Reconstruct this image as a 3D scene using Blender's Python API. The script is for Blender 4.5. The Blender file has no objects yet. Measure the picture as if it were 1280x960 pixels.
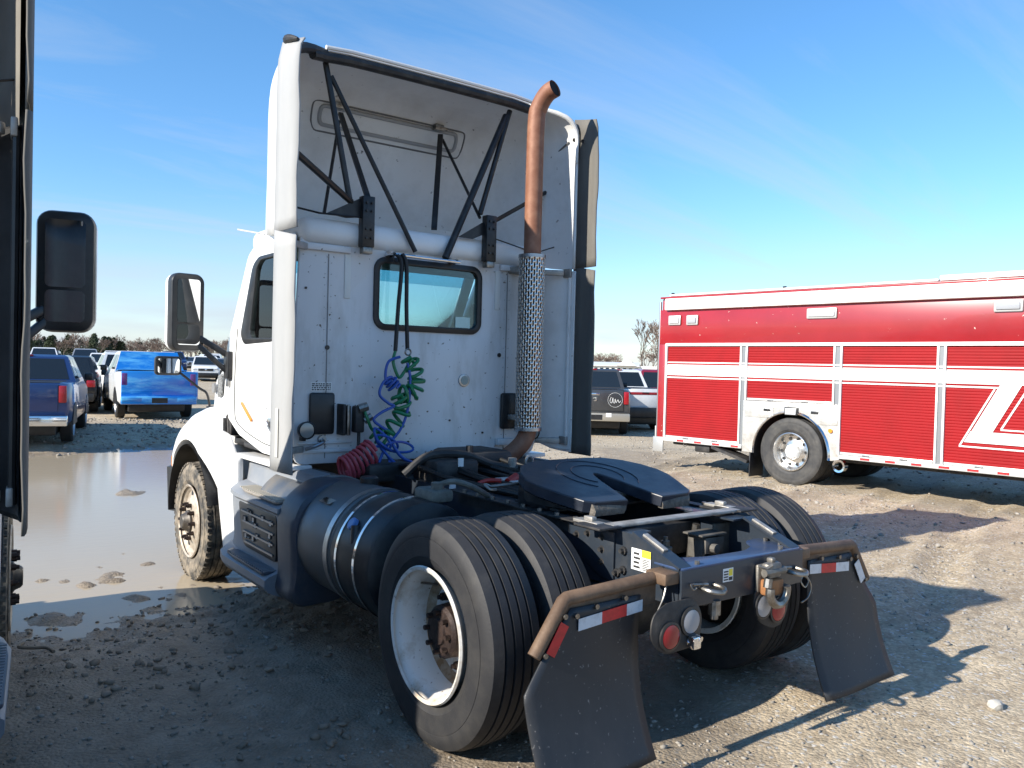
import bpy, bmesh, math, random
import numpy as np
from mathutils import Vector, Matrix, Quaternion

R = math.radians
random.seed(7)
rng = np.random.default_rng(11)
scene = bpy.context.scene
COL = scene.collection

# ------------------------------------------------------------------ camera
YAW, PITCH, ROLL = 0.6395, -0.0207, 0.0257
CAM = Vector((-3.1319, -3.1729, 1.7114))
f_ = Vector((math.sin(YAW) * math.cos(PITCH), math.cos(YAW) * math.cos(PITCH), math.sin(PITCH)))
r_ = Vector((math.cos(YAW), -math.sin(YAW), 0))
u_ = r_.cross(f_)
r2 = r_ * math.cos(ROLL) + u_ * math.sin(ROLL)
u2 = -r_ * math.sin(ROLL) + u_ * math.cos(ROLL)
cam = bpy.data.cameras.new('camera')
cam_o = bpy.data.objects.new('camera', cam)
COL.objects.link(cam_o)
m3 = Matrix((r2, u2, -f_)).transposed()
cam_o.matrix_world = Matrix.Translation(CAM) @ m3.to_4x4()
cam.sensor_width = 36
cam.lens = 36 * 1038.1 / 1280
cam.clip_start = 0.02
cam.clip_end = 4000
scene.camera = cam_o

# ------------------------------------------------------------------ light
SUN_TO = Vector((-1.086, 0.066, 0.604)).normalized()
SUN_EL = math.asin(SUN_TO.z)
SUN_AZ = math.atan2(SUN_TO.x, SUN_TO.y)          # clockwise from +Y
sun = bpy.data.lights.new('sun', 'SUN')
sun.energy = 5.0
sun.angle = R(0.53)
sun.color = (1.0, 0.93, 0.82)
sun_o = bpy.data.objects.new('sun', sun)
COL.objects.link(sun_o)
sun_o.location = (-12, 1, 14)
sun_o.rotation_euler = SUN_TO.to_track_quat('Z', 'Y').to_euler()

world = bpy.data.worlds.new('World')
scene.world = world
world.use_nodes = True
wn, wl = world.node_tree.nodes, world.node_tree.links
wn.clear()
wo = wn.new('ShaderNodeOutputWorld')
bg = wn.new('ShaderNodeBackground')
sky = wn.new('ShaderNodeTexSky')
sky.sky_type = 'NISHITA'
sky.sun_disc = False
sky.sun_elevation = SUN_EL
sky.sun_rotation = SUN_AZ
sky.altitude = 200
sky.air_density = 1.0
sky.dust_density = 0.0
sky.ozone_density = 3.0
bg.inputs['Strength'].default_value = 0.145
tc = wn.new('ShaderNodeTexCoord')
sep = wn.new('ShaderNodeSeparateXYZ')
wl.new(tc.outputs['Generated'], sep.inputs[0])
def wmath(op, a, b=None, clamp=False):
    n = wn.new('ShaderNodeMath'); n.operation = op; n.use_clamp = clamp
    for i, v in enumerate((a, b)):
        if v is None: continue
        if isinstance(v, (int, float)): n.inputs[i].default_value = v
        else: wl.new(v, n.inputs[i])
    return n.outputs[0]
den = wmath('ADD', wmath('MAXIMUM', sep.outputs['Z'], 0.0), 0.14)
comb = wn.new('ShaderNodeCombineXYZ')
wl.new(wmath('DIVIDE', sep.outputs['X'], den), comb.inputs[0])
wl.new(wmath('DIVIDE', sep.outputs['Y'], den), comb.inputs[1])
mp = wn.new('ShaderNodeMapping')
mp.inputs['Rotation'].default_value = (0, 0, R(-38))
mp.inputs['Scale'].default_value = (0.35, 1.5, 1)
wl.new(comb.outputs[0], mp.inputs[0])
cn = wn.new('ShaderNodeTexNoise')
cn.inputs['Scale'].default_value = 1.1
cn.inputs['Detail'].default_value = 9
cn.inputs['Roughness'].default_value = 0.62
cn.inputs['Distortion'].default_value = 0.6
wl.new(mp.outputs[0], cn.inputs['Vector'])
cr = wn.new('ShaderNodeMapRange')
cr.inputs['From Min'].default_value = 0.46
cr.inputs['From Max'].default_value = 0.84
wl.new(cn.outputs['Fac'], cr.inputs['Value'])
# clouds thin out towards the zenith, thicken to a pale bank at the horizon
lowz = wn.new('ShaderNodeMapRange')
lowz.inputs['From Min'].default_value = 0.60
lowz.inputs['From Max'].default_value = 0.05
lowz.inputs['To Min'].default_value = 0.25
lowz.inputs['To Max'].default_value = 1.0
wl.new(sep.outputs['Z'], lowz.inputs['Value'])
bank = wn.new('ShaderNodeMapRange')
bank.interpolation_type = 'SMOOTHSTEP'
bank.inputs['From Min'].default_value = 0.20
bank.inputs['From Max'].default_value = 0.01
bank.inputs['To Max'].default_value = 0.85
wl.new(sep.outputs['Z'], bank.inputs['Value'])
bn = wn.new('ShaderNodeTexNoise')
bn.inputs['Scale'].default_value = 2.6
bn.inputs['Detail'].default_value = 6
bmap = wn.new('ShaderNodeMapping')
bmap.inputs['Scale'].default_value = (1, 1, 7)
wl.new(tc.outputs['Generated'], bmap.inputs[0])
wl.new(bmap.outputs[0], bn.inputs['Vector'])
bnr = wn.new('ShaderNodeMapRange')
bnr.inputs['From Min'].default_value = 0.24
bnr.inputs['From Max'].default_value = 0.56
wl.new(bn.outputs['Fac'], bnr.inputs['Value'])
bk = wmath('MULTIPLY', bank.outputs[0], bnr.outputs[0])
cl = wmath('MULTIPLY', wmath('MULTIPLY', cr.outputs[0], lowz.outputs[0]), 0.85)
cfac = wmath('MAXIMUM', cl, bk, clamp=True)
mx = wn.new('ShaderNodeMix'); mx.data_type = 'RGBA'
wl.new(cfac, mx.inputs['Factor'])
hsv = wn.new('ShaderNodeHueSaturation'); hsv.inputs['Saturation'].default_value = 1.18; hsv.inputs['Value'].default_value = 1.15
wl.new(sky.outputs[0], hsv.inputs['Color'])
# clear winter air: the pale band at the horizon stays blue-white all round
tint = wn.new('ShaderNodeValToRGB'); tint.color_ramp.elements[0].color = (.60, .64, .74, 1); tint.color_ramp.elements[1].color = (.82, .90, .88, 1); tint.color_ramp.elements[1].position = .6; te = tint.color_ramp.elements.new(.22); te.color = (.70, .76, .80, 1)
wl.new(sep.outputs['Z'], tint.inputs[0])
tm = wn.new('ShaderNodeMix'); tm.data_type = 'RGBA'; tm.blend_type = 'MULTIPLY'; tm.inputs[0].default_value = 1
wl.new(hsv.outputs[0], tm.inputs[6]); wl.new(tint.outputs[0], tm.inputs[7]); wl.new(tm.outputs[2], mx.inputs[6])
mx.inputs[7].default_value = (2.75, 3.0, 3.4, 1)
wl.new(mx.outputs[2], bg.inputs[0])
wl.new(bg.outputs[0], wo.inputs[0])

scene.view_settings.view_transform = 'Standard'
scene.view_settings.look = 'None'
scene.view_settings.exposure = 0.76
scene.view_settings.gamma = 1
scene.view_settings.use_curve_mapping = False
scene.cycles.max_bounces = 8
scene.cycles.transparent_max_bounces = 12

# ------------------------------------------------------------------ materials
MATS = {}
def mat(name, col, rough=0.5, metal=0.0, col2=None, vscale=4.0, vmin=0.4, vmax=0.7, spots=None, sscale=60,
        smin=0.68, smax=0.74, bump=0.0, bscale=40.0, coat=0.0, rough2=None, spec=None, stretch=None, detail=6):
    if name in MATS: return MATS[name]
    m = bpy.data.materials.new(name); m.use_nodes = True
    n, l = m.node_tree.nodes, m.node_tree.links
    b = n['Principled BSDF']
    b.inputs['Base Color'].default_value = (*col, 1)
    b.inputs['Roughness'].default_value = rough
    b.inputs['Metallic'].default_value = metal
    if coat:
        b.inputs['Coat Weight'].default_value = coat
        b.inputs['Coat Roughness'].default_value = 0.05
    if spec is not None: b.inputs['Specular IOR Level'].default_value = spec
    t = n.new('ShaderNodeTexCoord')
    src = t.outputs['Object']
    if stretch:
        mpn = n.new('ShaderNodeMapping'); mpn.inputs['Scale'].default_value = stretch
        l.new(src, mpn.inputs[0]); src = mpn.outputs[0]
    cur = None
    if col2:
        nz = n.new('ShaderNodeTexNoise'); nz.inputs['Scale'].default_value = vscale
        nz.inputs['Detail'].default_value = detail; nz.inputs['Roughness'].default_value = 0.65
        l.new(src, nz.inputs['Vector'])
        mr = n.new('ShaderNodeMapRange'); mr.inputs['From Min'].default_value = vmin
        mr.inputs['From Max'].default_value = vmax
        l.new(nz.outputs['Fac'], mr.inputs['Value'])
        mxn = n.new('ShaderNodeMix'); mxn.data_type = 'RGBA'
        l.new(mr.outputs[0], mxn.inputs['Factor'])
        mxn.inputs[6].default_value = (*col, 1); mxn.inputs[7].default_value = (*col2, 1)
        cur = mxn.outputs[2]
        if rough2 is not None:
            rr = n.new('ShaderNodeMapRange'); rr.inputs['To Min'].default_value = rough
            rr.inputs['To Max'].default_value = rough2
            l.new(mr.outputs[0], rr.inputs['Value']); l.new(rr.outputs[0], b.inputs['Roughness'])
    if spots:
        nz2 = n.new('ShaderNodeTexNoise'); nz2.inputs['Scale'].default_value = sscale
        nz2.inputs['Detail'].default_value = 3
        l.new(t.outputs['Object'], nz2.inputs['Vector'])
        mr2 = n.new('ShaderNodeMapRange'); mr2.inputs['From Min'].default_value = smin
        mr2.inputs['From Max'].default_value = smax
        l.new(nz2.outputs['Fac'], mr2.inputs['Value'])
        mx2 = n.new('ShaderNodeMix'); mx2.data_type = 'RGBA'
        l.new(mr2.outputs[0], mx2.inputs['Factor'])
        if cur: l.new(cur, mx2.inputs[6])
        else: mx2.inputs[6].default_value = (*col, 1)
        mx2.inputs[7].default_value = (*spots, 1)
        cur = mx2.outputs[2]
    if cur: l.new(cur, b.inputs['Base Color'])
    if bump:
        nb = n.new('ShaderNodeTexNoise'); nb.inputs['Scale'].default_value = bscale
        nb.inputs['Detail'].default_value = 5
        l.new(src, nb.inputs['Vector'])
        bp = n.new('ShaderNodeBump'); bp.inputs['Strength'].default_value = bump
        bp.inputs['Distance'].default_value = 0.01
        l.new(nb.outputs['Fac'], bp.inputs['Height']); l.new(bp.outputs[0], b.inputs['Normal'])
    MATS[name] = m
    return m

def glass(name, tint, rough=0.0, refl=1.0):
    m = bpy.data.materials.new(name); m.use_nodes = True
    n, l = m.node_tree.nodes, m.node_tree.links
    n.clear()
    o = n.new('ShaderNodeOutputMaterial')
    tr = n.new('ShaderNodeBsdfTransparent'); tr.inputs[0].default_value = (*tint, 1)
    gl = n.new('ShaderNodeBsdfGlossy'); gl.inputs['Roughness'].default_value = rough
    gl.inputs[0].default_value = (refl, refl, refl, 1)
    fr = n.new('ShaderNodeFresnel'); fr.inputs[0].default_value = 1.5
    mxs = n.new('ShaderNodeMixShader')
    l.new(fr.outputs[0], mxs.inputs[0]); l.new(tr.outputs[0], mxs.inputs[1]); l.new(gl.outputs[0], mxs.inputs[2])
    l.new(mxs.outputs[0], o.inputs[0])
    return m

W_PAINT = mat('white_paint', (.80, .80, .79), .32, coat=.3, col2=(.70, .69, .66), vscale=2.2, vmin=.45, vmax=.75, spots=(.18, .15, .12), sscale=34, smin=.735, smax=.76, rough2=.5)
W_DIRTY = mat('white_dirty', (.68, .685, .69), .42, col2=(.43, .41, .375), vscale=3.2, vmin=.50, vmax=.82, spots=(.12, .10, .08), sscale=34, smin=.70, smax=.725, rough2=.6, stretch=(1.6, 1, .45))
W_INNER = mat('white_fibreglass', (.74, .74, .73), .6, col2=(.58, .57, .55), vscale=3, vmin=.45, vmax=.8, spots=(.12, .11, .10), sscale=18, smin=.70, smax=.76, bump=.1, bscale=30)
BLK = mat('black_steel', (.012, .012, .013), .42, col2=(.045, .042, .04), vscale=9, vmin=.5, vmax=.8, bump=.06, bscale=60)
BLK_D = mat('black_dusty', (.018, .018, .019), .6, col2=(.09, .08, .07), vscale=7, vmin=.46, vmax=.8, bump=.15, bscale=50)
BLK_GREASE = mat('black_grease', (.010, .010, .012), .33, col2=(.03, .03, .032), vscale=12, vmin=.4, vmax=.8, bump=.18, bscale=25, rough2=.55)
FRAME = mat('frame_grey_blue', (.020, .028, .040), .42, col2=(.055, .056, .058), vscale=6, vmin=.5, vmax=.85, bump=.05, bscale=40, coat=.15)
ALU = mat('aluminium', (.42, .43, .44), .34, 1.0, col2=(.26, .25, .24), vscale=9, vmin=.42, vmax=.7, rough2=.5)
ALU_DULL = mat('weathered_alloy', (.45, .43, .40), .55, .6, col2=(.25, .23, .20), vscale=12, vmin=.4, vmax=.7, bump=.2, bscale=60)
CHROME = mat('chrome', (.75, .75, .76), .08, 1.0, col2=(.5, .48, .45), vscale=14, vmin=.55, vmax=.8)
STEEL = mat('steel_bolt', (.32, .31, .29), .4, .9, col2=(.16, .13, .10), vscale=30)
RUST_PIPE = mat('rust_brown_pipe', (.22, .09, .05), .6, .15, col2=(.33, .165, .10), vscale=10, vmin=.4, vmax=.75, bump=.1)
RUST_HANG = mat('rust_coated_bar', (.115, .07, .042), .65, .1, col2=(.22, .14, .085), vscale=9, vmin=.4, vmax=.75, bump=.15, bscale=70)
RUST_HUB = mat('rust_dark_hub', (.022, .014, .012), .6, .3, col2=(.055, .032, .024), vscale=18, bump=.3, bscale=60)
RUST_ORANGE = mat('rust_orange', (.32, .14, .05), .75, col2=(.16, .07, .03), vscale=20)
RUBBER = mat('tyre_rubber', (.014, .014, .015), .62, col2=(.04, .038, .036), vscale=5, vmin=.4, vmax=.75, bump=.08, bscale=90)
RUBBER_TREAD = mat('tyre_tread_worn', (.020, .020, .022), .64, col2=(.05, .047, .043), vscale=5, vmin=.46, vmax=.78, bump=.1, bscale=120)
RUBBER_MUD = mat('tyre_muddy', (.05, .048, .044), .8, col2=(.24, .20, .15), vscale=11, vmin=.40, vmax=.62, bump=.3, bscale=60)
RUBBER_FLAP = mat('grey_rubber_skirt', (.105, .098, .088), .75, col2=(.15, .14, .12), vscale=3, bump=.06, bscale=30, stretch=(1, 1, .3))
RUBBER_FLAP_L = mat('pale_rubber_skirt', (.33, .335, .335), .7, col2=(.38, .38, .375), vscale=3, bump=.06, bscale=30, stretch=(1, 1, .3))
FLAP = mat('mud_flap_rubber', (.016, .018, .022), .48, col2=(.05, .05, .052), vscale=3.0, vmin=.46, vmax=.82, spots=(.14, .135, .13), sscale=55, smin=.66, smax=.74, rough2=.7, stretch=(1, 1, .35))
RIM_W = mat('white_rim', (.66, .645, .605), .5, col2=(.36, .26, .15), vscale=6, vmin=.50, vmax=.74, spots=(.16, .09, .05), sscale=40, smin=.66, smax=.74)
RIM_F = mat('dirty_steel_rim', (.46, .41, .34), .55, .2, col2=(.20, .14, .09), vscale=10, vmin=.42, vmax=.7)
PLASTIC_B = mat('black_plastic', (.014, .014, .015), .38, col2=(.03, .03, .031), vscale=8)
PLASTIC_G = mat('grey_blue_plastic', (.20, .22, .25), .5, col2=(.27, .275, .28), vscale=5, vmin=.45, vmax=.8, spots=(.3, .27, .22), sscale=22, smin=.70, smax=.78)
PLASTIC_GD = mat('dark_blue_grey_plastic', (.04, .05, .07), .45, col2=(.09, .09, .09), vscale=7, vmin=.5, vmax=.8)
TREAD_PL = mat('step_tread', (.36, .33, .29), .6, .3, col2=(.22, .2, .17), vscale=15)
TANK_BLK = mat('tank_black', (.012, .013, .016), .35, .1, col2=(.05, .046, .04), vscale=5, vmin=.45, vmax=.75, rough2=.65)
TANK_ALU = mat('tank_grey', (.14, .155, .17), .4, .7, col2=(.21, .195, .175), vscale=4, vmin=.4, vmax=.7, rough2=.7)
RED_LENS = mat('red_lens', (.30, .008, .014), .25, coat=.2, col2=(.3, .01, .015), vscale=40)
CLEAR_LENS = mat('clear_lens', (.55, .56, .57), .15, coat=.5)
AMBER = mat('amber_lens', (.75, .25, .02), .2, coat=.4)
RED_TAPE = mat('red_reflective_tape', (.62, .02, .025), .4, col2=(.45, .02, .02), vscale=30)
WHITE_TAPE = mat('white_reflective_tape', (.62, .64, .66), .35, col2=(.42, .42, .42), vscale=25, vmin=.5, vmax=.8)
BLUE_HOSE = mat('blue_hose', (.025, .085, .36), .35)
GREEN_HOSE = mat('green_hose', (.015, .18, .07), .35)
RED_HOSE = mat('red_hose', (.40, .06, .08), .35)
BLK_HOSE = mat('black_hose', (.012, .012, .012), .5)
BRASS = mat('brass', (.45, .30, .10), .35, .9)
STICKER_W = mat('sticker_white', (.75, .75, .73), .5)
STICKER_Y = mat('sticker_yellow', (.78, .62, .05), .5)
STICKER_K = mat('sticker_print', (.03, .03, .03), .6)
SEAT = mat('seat_cloth', (.10, .09, .085), .85, bump=.1)
INTERIOR = mat('cab_trim', (.30, .29, .26), .8)
DASH = mat('dash_black', (.02, .02, .02), .6)
GLASS_R = glass('window_glass', (.72, .88, .89))
GLASS_D = glass('dark_glass', (.10, .13, .14))
MIRROR = mat('mirror_glass', (.72, .74, .75), .02, 1.0)

# ------------------------------------------------------------------ mesh helpers
class MB:
    def __init__(s): s.v = []; s.f = []
    def add(s, vs, fs):
        o = len(s.v); s.v += [tuple(p) for p in vs]; s.f += [tuple(i + o for i in f) for f in fs]; return s
    def box(s, x0, x1, y0, y1, z0, z1, bev=0.0, M=None, seg=2):
        bm = bmesh.new(); bmesh.ops.create_cube(bm, size=1)
        for v in bm.verts:
            v.co = Vector(((x0 + x1) / 2 + v.co.x * (x1 - x0), (y0 + y1) / 2 + v.co.y * (y1 - y0), (z0 + z1) / 2 + v.co.z * (z1 - z0)))
        if bev:
            bmesh.ops.bevel(bm, geom=list(bm.edges), offset=bev, segments=seg, profile=0.5, affect='EDGES')
        return s.bm(bm, M)
    def bm(s, bm, M=None):
        bm.verts.index_update()
        vs = [(M @ v.co if M else v.co.copy()) for v in bm.verts]
        fs = [[v.index for v in f.verts] for f in bm.faces]
        bm.free(); return s.add(vs, fs)
    def tube(s, pts, r, n=8, cap=True, closed=False):
        pts = [Vector(p) for p in pts]; k = len(pts)
        rr = r if isinstance(r, (list, tuple)) else [r] * k
        vs = []; fs = []
        up = None
        for i, p in enumerate(pts):
            if closed: t = pts[(i + 1) % k] - pts[i - 1]
            else: t = pts[min(i + 1, k - 1)] - pts[max(i - 1, 0)]
            t.normalize()
            if up is None:
                up = Vector((0, 0, 1)) if abs(t.z) < .9 else Vector((1, 0, 0))
            a = t.cross(up)
            if a.length < 1e-5: a = t.orthogonal()
            a.normalize(); b = a.cross(t).normalized(); up = b
            for j in range(n):
                an = 2 * math.pi * j / n
                vs.append(p + (a * math.cos(an) + b * math.sin(an)) * rr[i])
        for i in range(k if closed else k - 1):
            i2 = (i + 1) % k
            for j in range(n):
                fs.append((i * n + j, i * n + (j + 1) % n, i2 * n + (j + 1) % n, i2 * n + j))
        if cap and not closed:
            fs.append(tuple(range(n - 1, -1, -1))); fs.append(tuple((k - 1) * n + j for j in range(n)))
        return s.add(vs, fs)
    def bar(s, a, b, w, h, bev=0):                      # rectangular bar from a to b
        a = Vector(a); b = Vector(b); d = b - a; L = d.length
        q = d.to_track_quat('Y', 'Z').to_matrix().to_4x4()
        return s.box(-w / 2, w / 2, 0, L, -h / 2, h / 2, bev, Matrix.Translation(a) @ q)
    def lathe(s, prof, n=48, M=None, arc=None):         # profile of (h, r) about local X
        vs = []; fs = []; k = len(prof)
        full = arc is None
        a0, a1 = (0, 2 * math.pi) if full else arc
        m = n if full else n + 1
        for j in range(m):
            a = a0 + (a1 - a0) * j / n
            for (h, r) in prof:
                p = Vector((h, r * math.cos(a), r * math.sin(a)))
                vs.append(M @ p if M else p)
        for j in range(n):
            j2 = (j + 1) % m
            for i in range(k - 1):
                fs.append((j * k + i, j * k + i + 1, j2 * k + i + 1, j2 * k + i))
        return s.add(vs, fs)
    def loft(s, secs, closed=True, cap=True):
        n = len(secs[0]); vs = [p for sec in secs for p in sec]; fs = []
        for i in range(len(secs) - 1):
            for j in range(n if closed else n - 1):
                j2 = (j + 1) % n
                fs.append((i * n + j, i * n + j2, (i + 1) * n + j2, (i + 1) * n + j))
        if cap and closed:
            fs.append(tuple(range(n - 1, -1, -1))); fs.append(tuple((len(secs) - 1) * n + j for j in range(n)))
        return s.add(vs, fs)
    def poly(s, pts): return s.add(pts, [tuple(range(len(pts)))])
    def build(s, name, m, parent=None, smooth=35, weld=True, loc=None, rot=None):
        me = bpy.data.meshes.new(name)
        me.from_pydata([tuple(p) for p in s.v], [], s.f)
        bm = bmesh.new(); bm.from_mesh(me)
        if weld: bmesh.ops.remove_doubles(bm, verts=bm.verts, dist=1e-5)
        bmesh.ops.recalc_face_normals(bm, faces=bm.faces)
        bm.to_mesh(me); bm.free()
        return link(name, me, m, parent, smooth, loc, rot)

def link(name, me, m, parent=None, smooth=35, loc=None, rot=None):
    if m is not None:
        me.materials.clear(); me.materials.append(m)
    if smooth:
        me.polygons.foreach_set('use_smooth', [True] * len(me.polygons))
        me.set_sharp_from_angle(angle=R(smooth))
    o = bpy.data.objects.new(name, me); COL.objects.link(o)
    if parent: o.parent = parent
    if loc: o.location = loc
    if rot: o.rotation_euler = rot
    return o

def plate(polys, thick, M, bev=0.0):
    """flat plate from 2-D outlines (first outer, others holes), extruded +-thick/2 along local z"""
    cu = bpy.data.curves.new('t', 'CURVE'); cu.dimensions = '2D'; cu.fill_mode = 'BOTH'
    cu.extrude = max(thick / 2 - bev, 0.0001); cu.bevel_depth = bev; cu.bevel_resolution = 1
    for pts in polys:
        sp = cu.splines.new('POLY'); sp.points.add(len(pts) - 1); sp.use_cyclic_u = True
        for i, p in enumerate(pts): sp.points[i].co = (p[0], p[1], 0, 1)
    o = bpy.data.objects.new('t', cu); COL.objects.link(o)
    dg = bpy.context.evaluated_depsgraph_get()
    me = bpy.data.meshes.new_from_object(o.evaluated_get(dg))
    bpy.data.objects.remove(o); bpy.data.curves.remove(cu)
    b = MB()
    b.add([M @ v.co for v in me.vertices], [tuple(p.vertices) for p in me.polygons])
    bpy.data.meshes.remove(me)
    return b

def rrect(x0, x1, y0, y1, r, n=6):
    out = []
    for cx, cy, a in ((x1 - r, y1 - r, 0), (x0 + r, y1 - r, 90), (x0 + r, y0 + r, 180), (x1 - r, y0 + r, 270)):
        for i in range(n + 1):
            t = R(a + 90 * i / n); out.append((cx + r * math.cos(t), cy + r * math.sin(t)))
    return out
def circle(cx, cy, r, n=24): return [(cx + r * math.cos(2 * math.pi * i / n), cy + r * math.sin(2 * math.pi * i / n)) for i in range(n)]
def roundpoly(pts, r, n=4):
    out = []; k = len(pts)
    for i in range(k):
        p = Vector(pts[i]); a = Vector(pts[i - 1]) - p; b = Vector(pts[(i + 1) % k]) - p
        d = min(r, a.length * .45, b.length * .45)
        p0 = p + a.normalized() * d; p1 = p + b.normalized() * d
        for j in range(n + 1):
            t = j / n; q = p0 * (1 - t) ** 2 + p * 2 * t * (1 - t) + p1 * t * t
            out.append((q.x, q.y))
    return out
# plane frames: XZ -> local (x,z) plane, extrude along y ; YZ -> local (y,z), extrude along x
def XZ(y): return Matrix(((1, 0, 0, 0), (0, 0, -1, y), (0, 1, 0, 0), (0, 0, 0, 1)))
def YZ(x): return Matrix(((0, 0, 1, x), (1, 0, 0, 0), (0, 1, 0, 0), (0, 0, 0, 1)))
def XY(z): return Matrix.Translation((0, 0, z))

def spline(pts, n=8):
    pts = [Vector(p) for p in pts]; out = []
    P = [pts[0]] + pts + [pts[-1]]
    for i in range(1, len(P) - 2):
        for j in range(n):
            t = j / n; a, b, c, d = P[i - 1], P[i], P[i + 1], P[i + 2]
            out.append(.5 * ((2 * b) + (c - a) * t + (2 * a - 5 * b + 4 * c - d) * t * t + (3 * b - a - 3 * c + d) * t ** 3))
    out.append(pts[-1]); return out
def coil(path, r, turns, n=14, jit=0.0):
    path = spline(path, 10); out = []; N = int(turns * n)
    for i in range(N + 1):
        u = i / N * (len(path) - 1); k = min(int(u), len(path) - 2); p = path[k].lerp(path[k + 1], u - k)
        t = (path[k + 1] - path[k]).normalized(); a = t.orthogonal().normalized(); b = t.cross(a)
        # keep the frame steady
        a = (Vector((0, -1, 0)) - t * t.dot(Vector((0, -1, 0)))).normalized(); b = t.cross(a)
        an = 2 * math.pi * turns * i / N; rr = r * (1 + jit * math.sin(i * .37))
        out.append(p + a * rr * math.cos(an) * .6 + b * rr * math.sin(an))
    return out

def empty(name, label, cat, loc=(0, 0, 0), rz=0, group=None):
    o = bpy.data.objects.new(name, None); COL.objects.link(o); o.empty_display_size = .2
    o.location = loc; o.rotation_euler = (0, 0, rz)
    return tag(o, label, cat, group)
def tag(o, label, cat, group=None):
    o['label'] = label; o['category'] = cat
    if group: o['group'] = group
    return o
def copy_tree(o, parent=None):
    c = o.copy(); COL.objects.link(c); c.parent = parent
    for ch in o.children: copy_tree(ch, c)
    return c
def sweep_bolts(mb, pts, axis, r=.012, h=.014):
    a = Vector(axis)
    for p in pts:
        mb.tube([Vector(p), Vector(p) + a * h], r, 6)
    return mb
# ------------------------------------------------------------------ semi truck (origin: ground below rear axle, +Y forward)
FWZ, FWY = 0.35, 3.99
GREY_LENS = mat('grey_lens', (.30, .30, .31), .3, coat=.2)
def sstep0(a, b, x): t = min(1, max(0, (x - a) / (b - a))); return t * t * (3 - 2 * t)
def tyre_profile(Ro, w, ri, grooves=4):
    h = w / 2; p = [(-h * .80, ri), (-h * .93, ri + .03), (-h * .96, ri + .045), (-h * .985, ri + .05), (-h, ri + .10), (-h * 1.006, ri + .125), (-h, ri + .135), (-h * .985, Ro - .075), (-h * .995, Ro - .068), (-h * .93, Ro - .03), (-h * .84, Ro - .008)]
    tw = h * .80; gw = .006
    for g in range(grooves):
        c = -tw + (g + 1) * 2 * tw / (grooves + 1)
        crown = Ro + .004 * (1 - (c / tw) ** 2)
        p += [(c - gw, crown), (c - gw * .7, crown - .013), (c + gw * .7, crown - .013), (c + gw, crown)]
    q = [(-a, b) for a, b in p[:11]][::-1]
    return p + q
def T(x, y, z, s=1):
    # lathe axis frame: local x -> outward (s)
    return Matrix.Translation((x, y, z)) @ (Matrix.Identity(4) if s > 0 else Matrix.Rotation(math.pi, 4, 'Z'))

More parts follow.
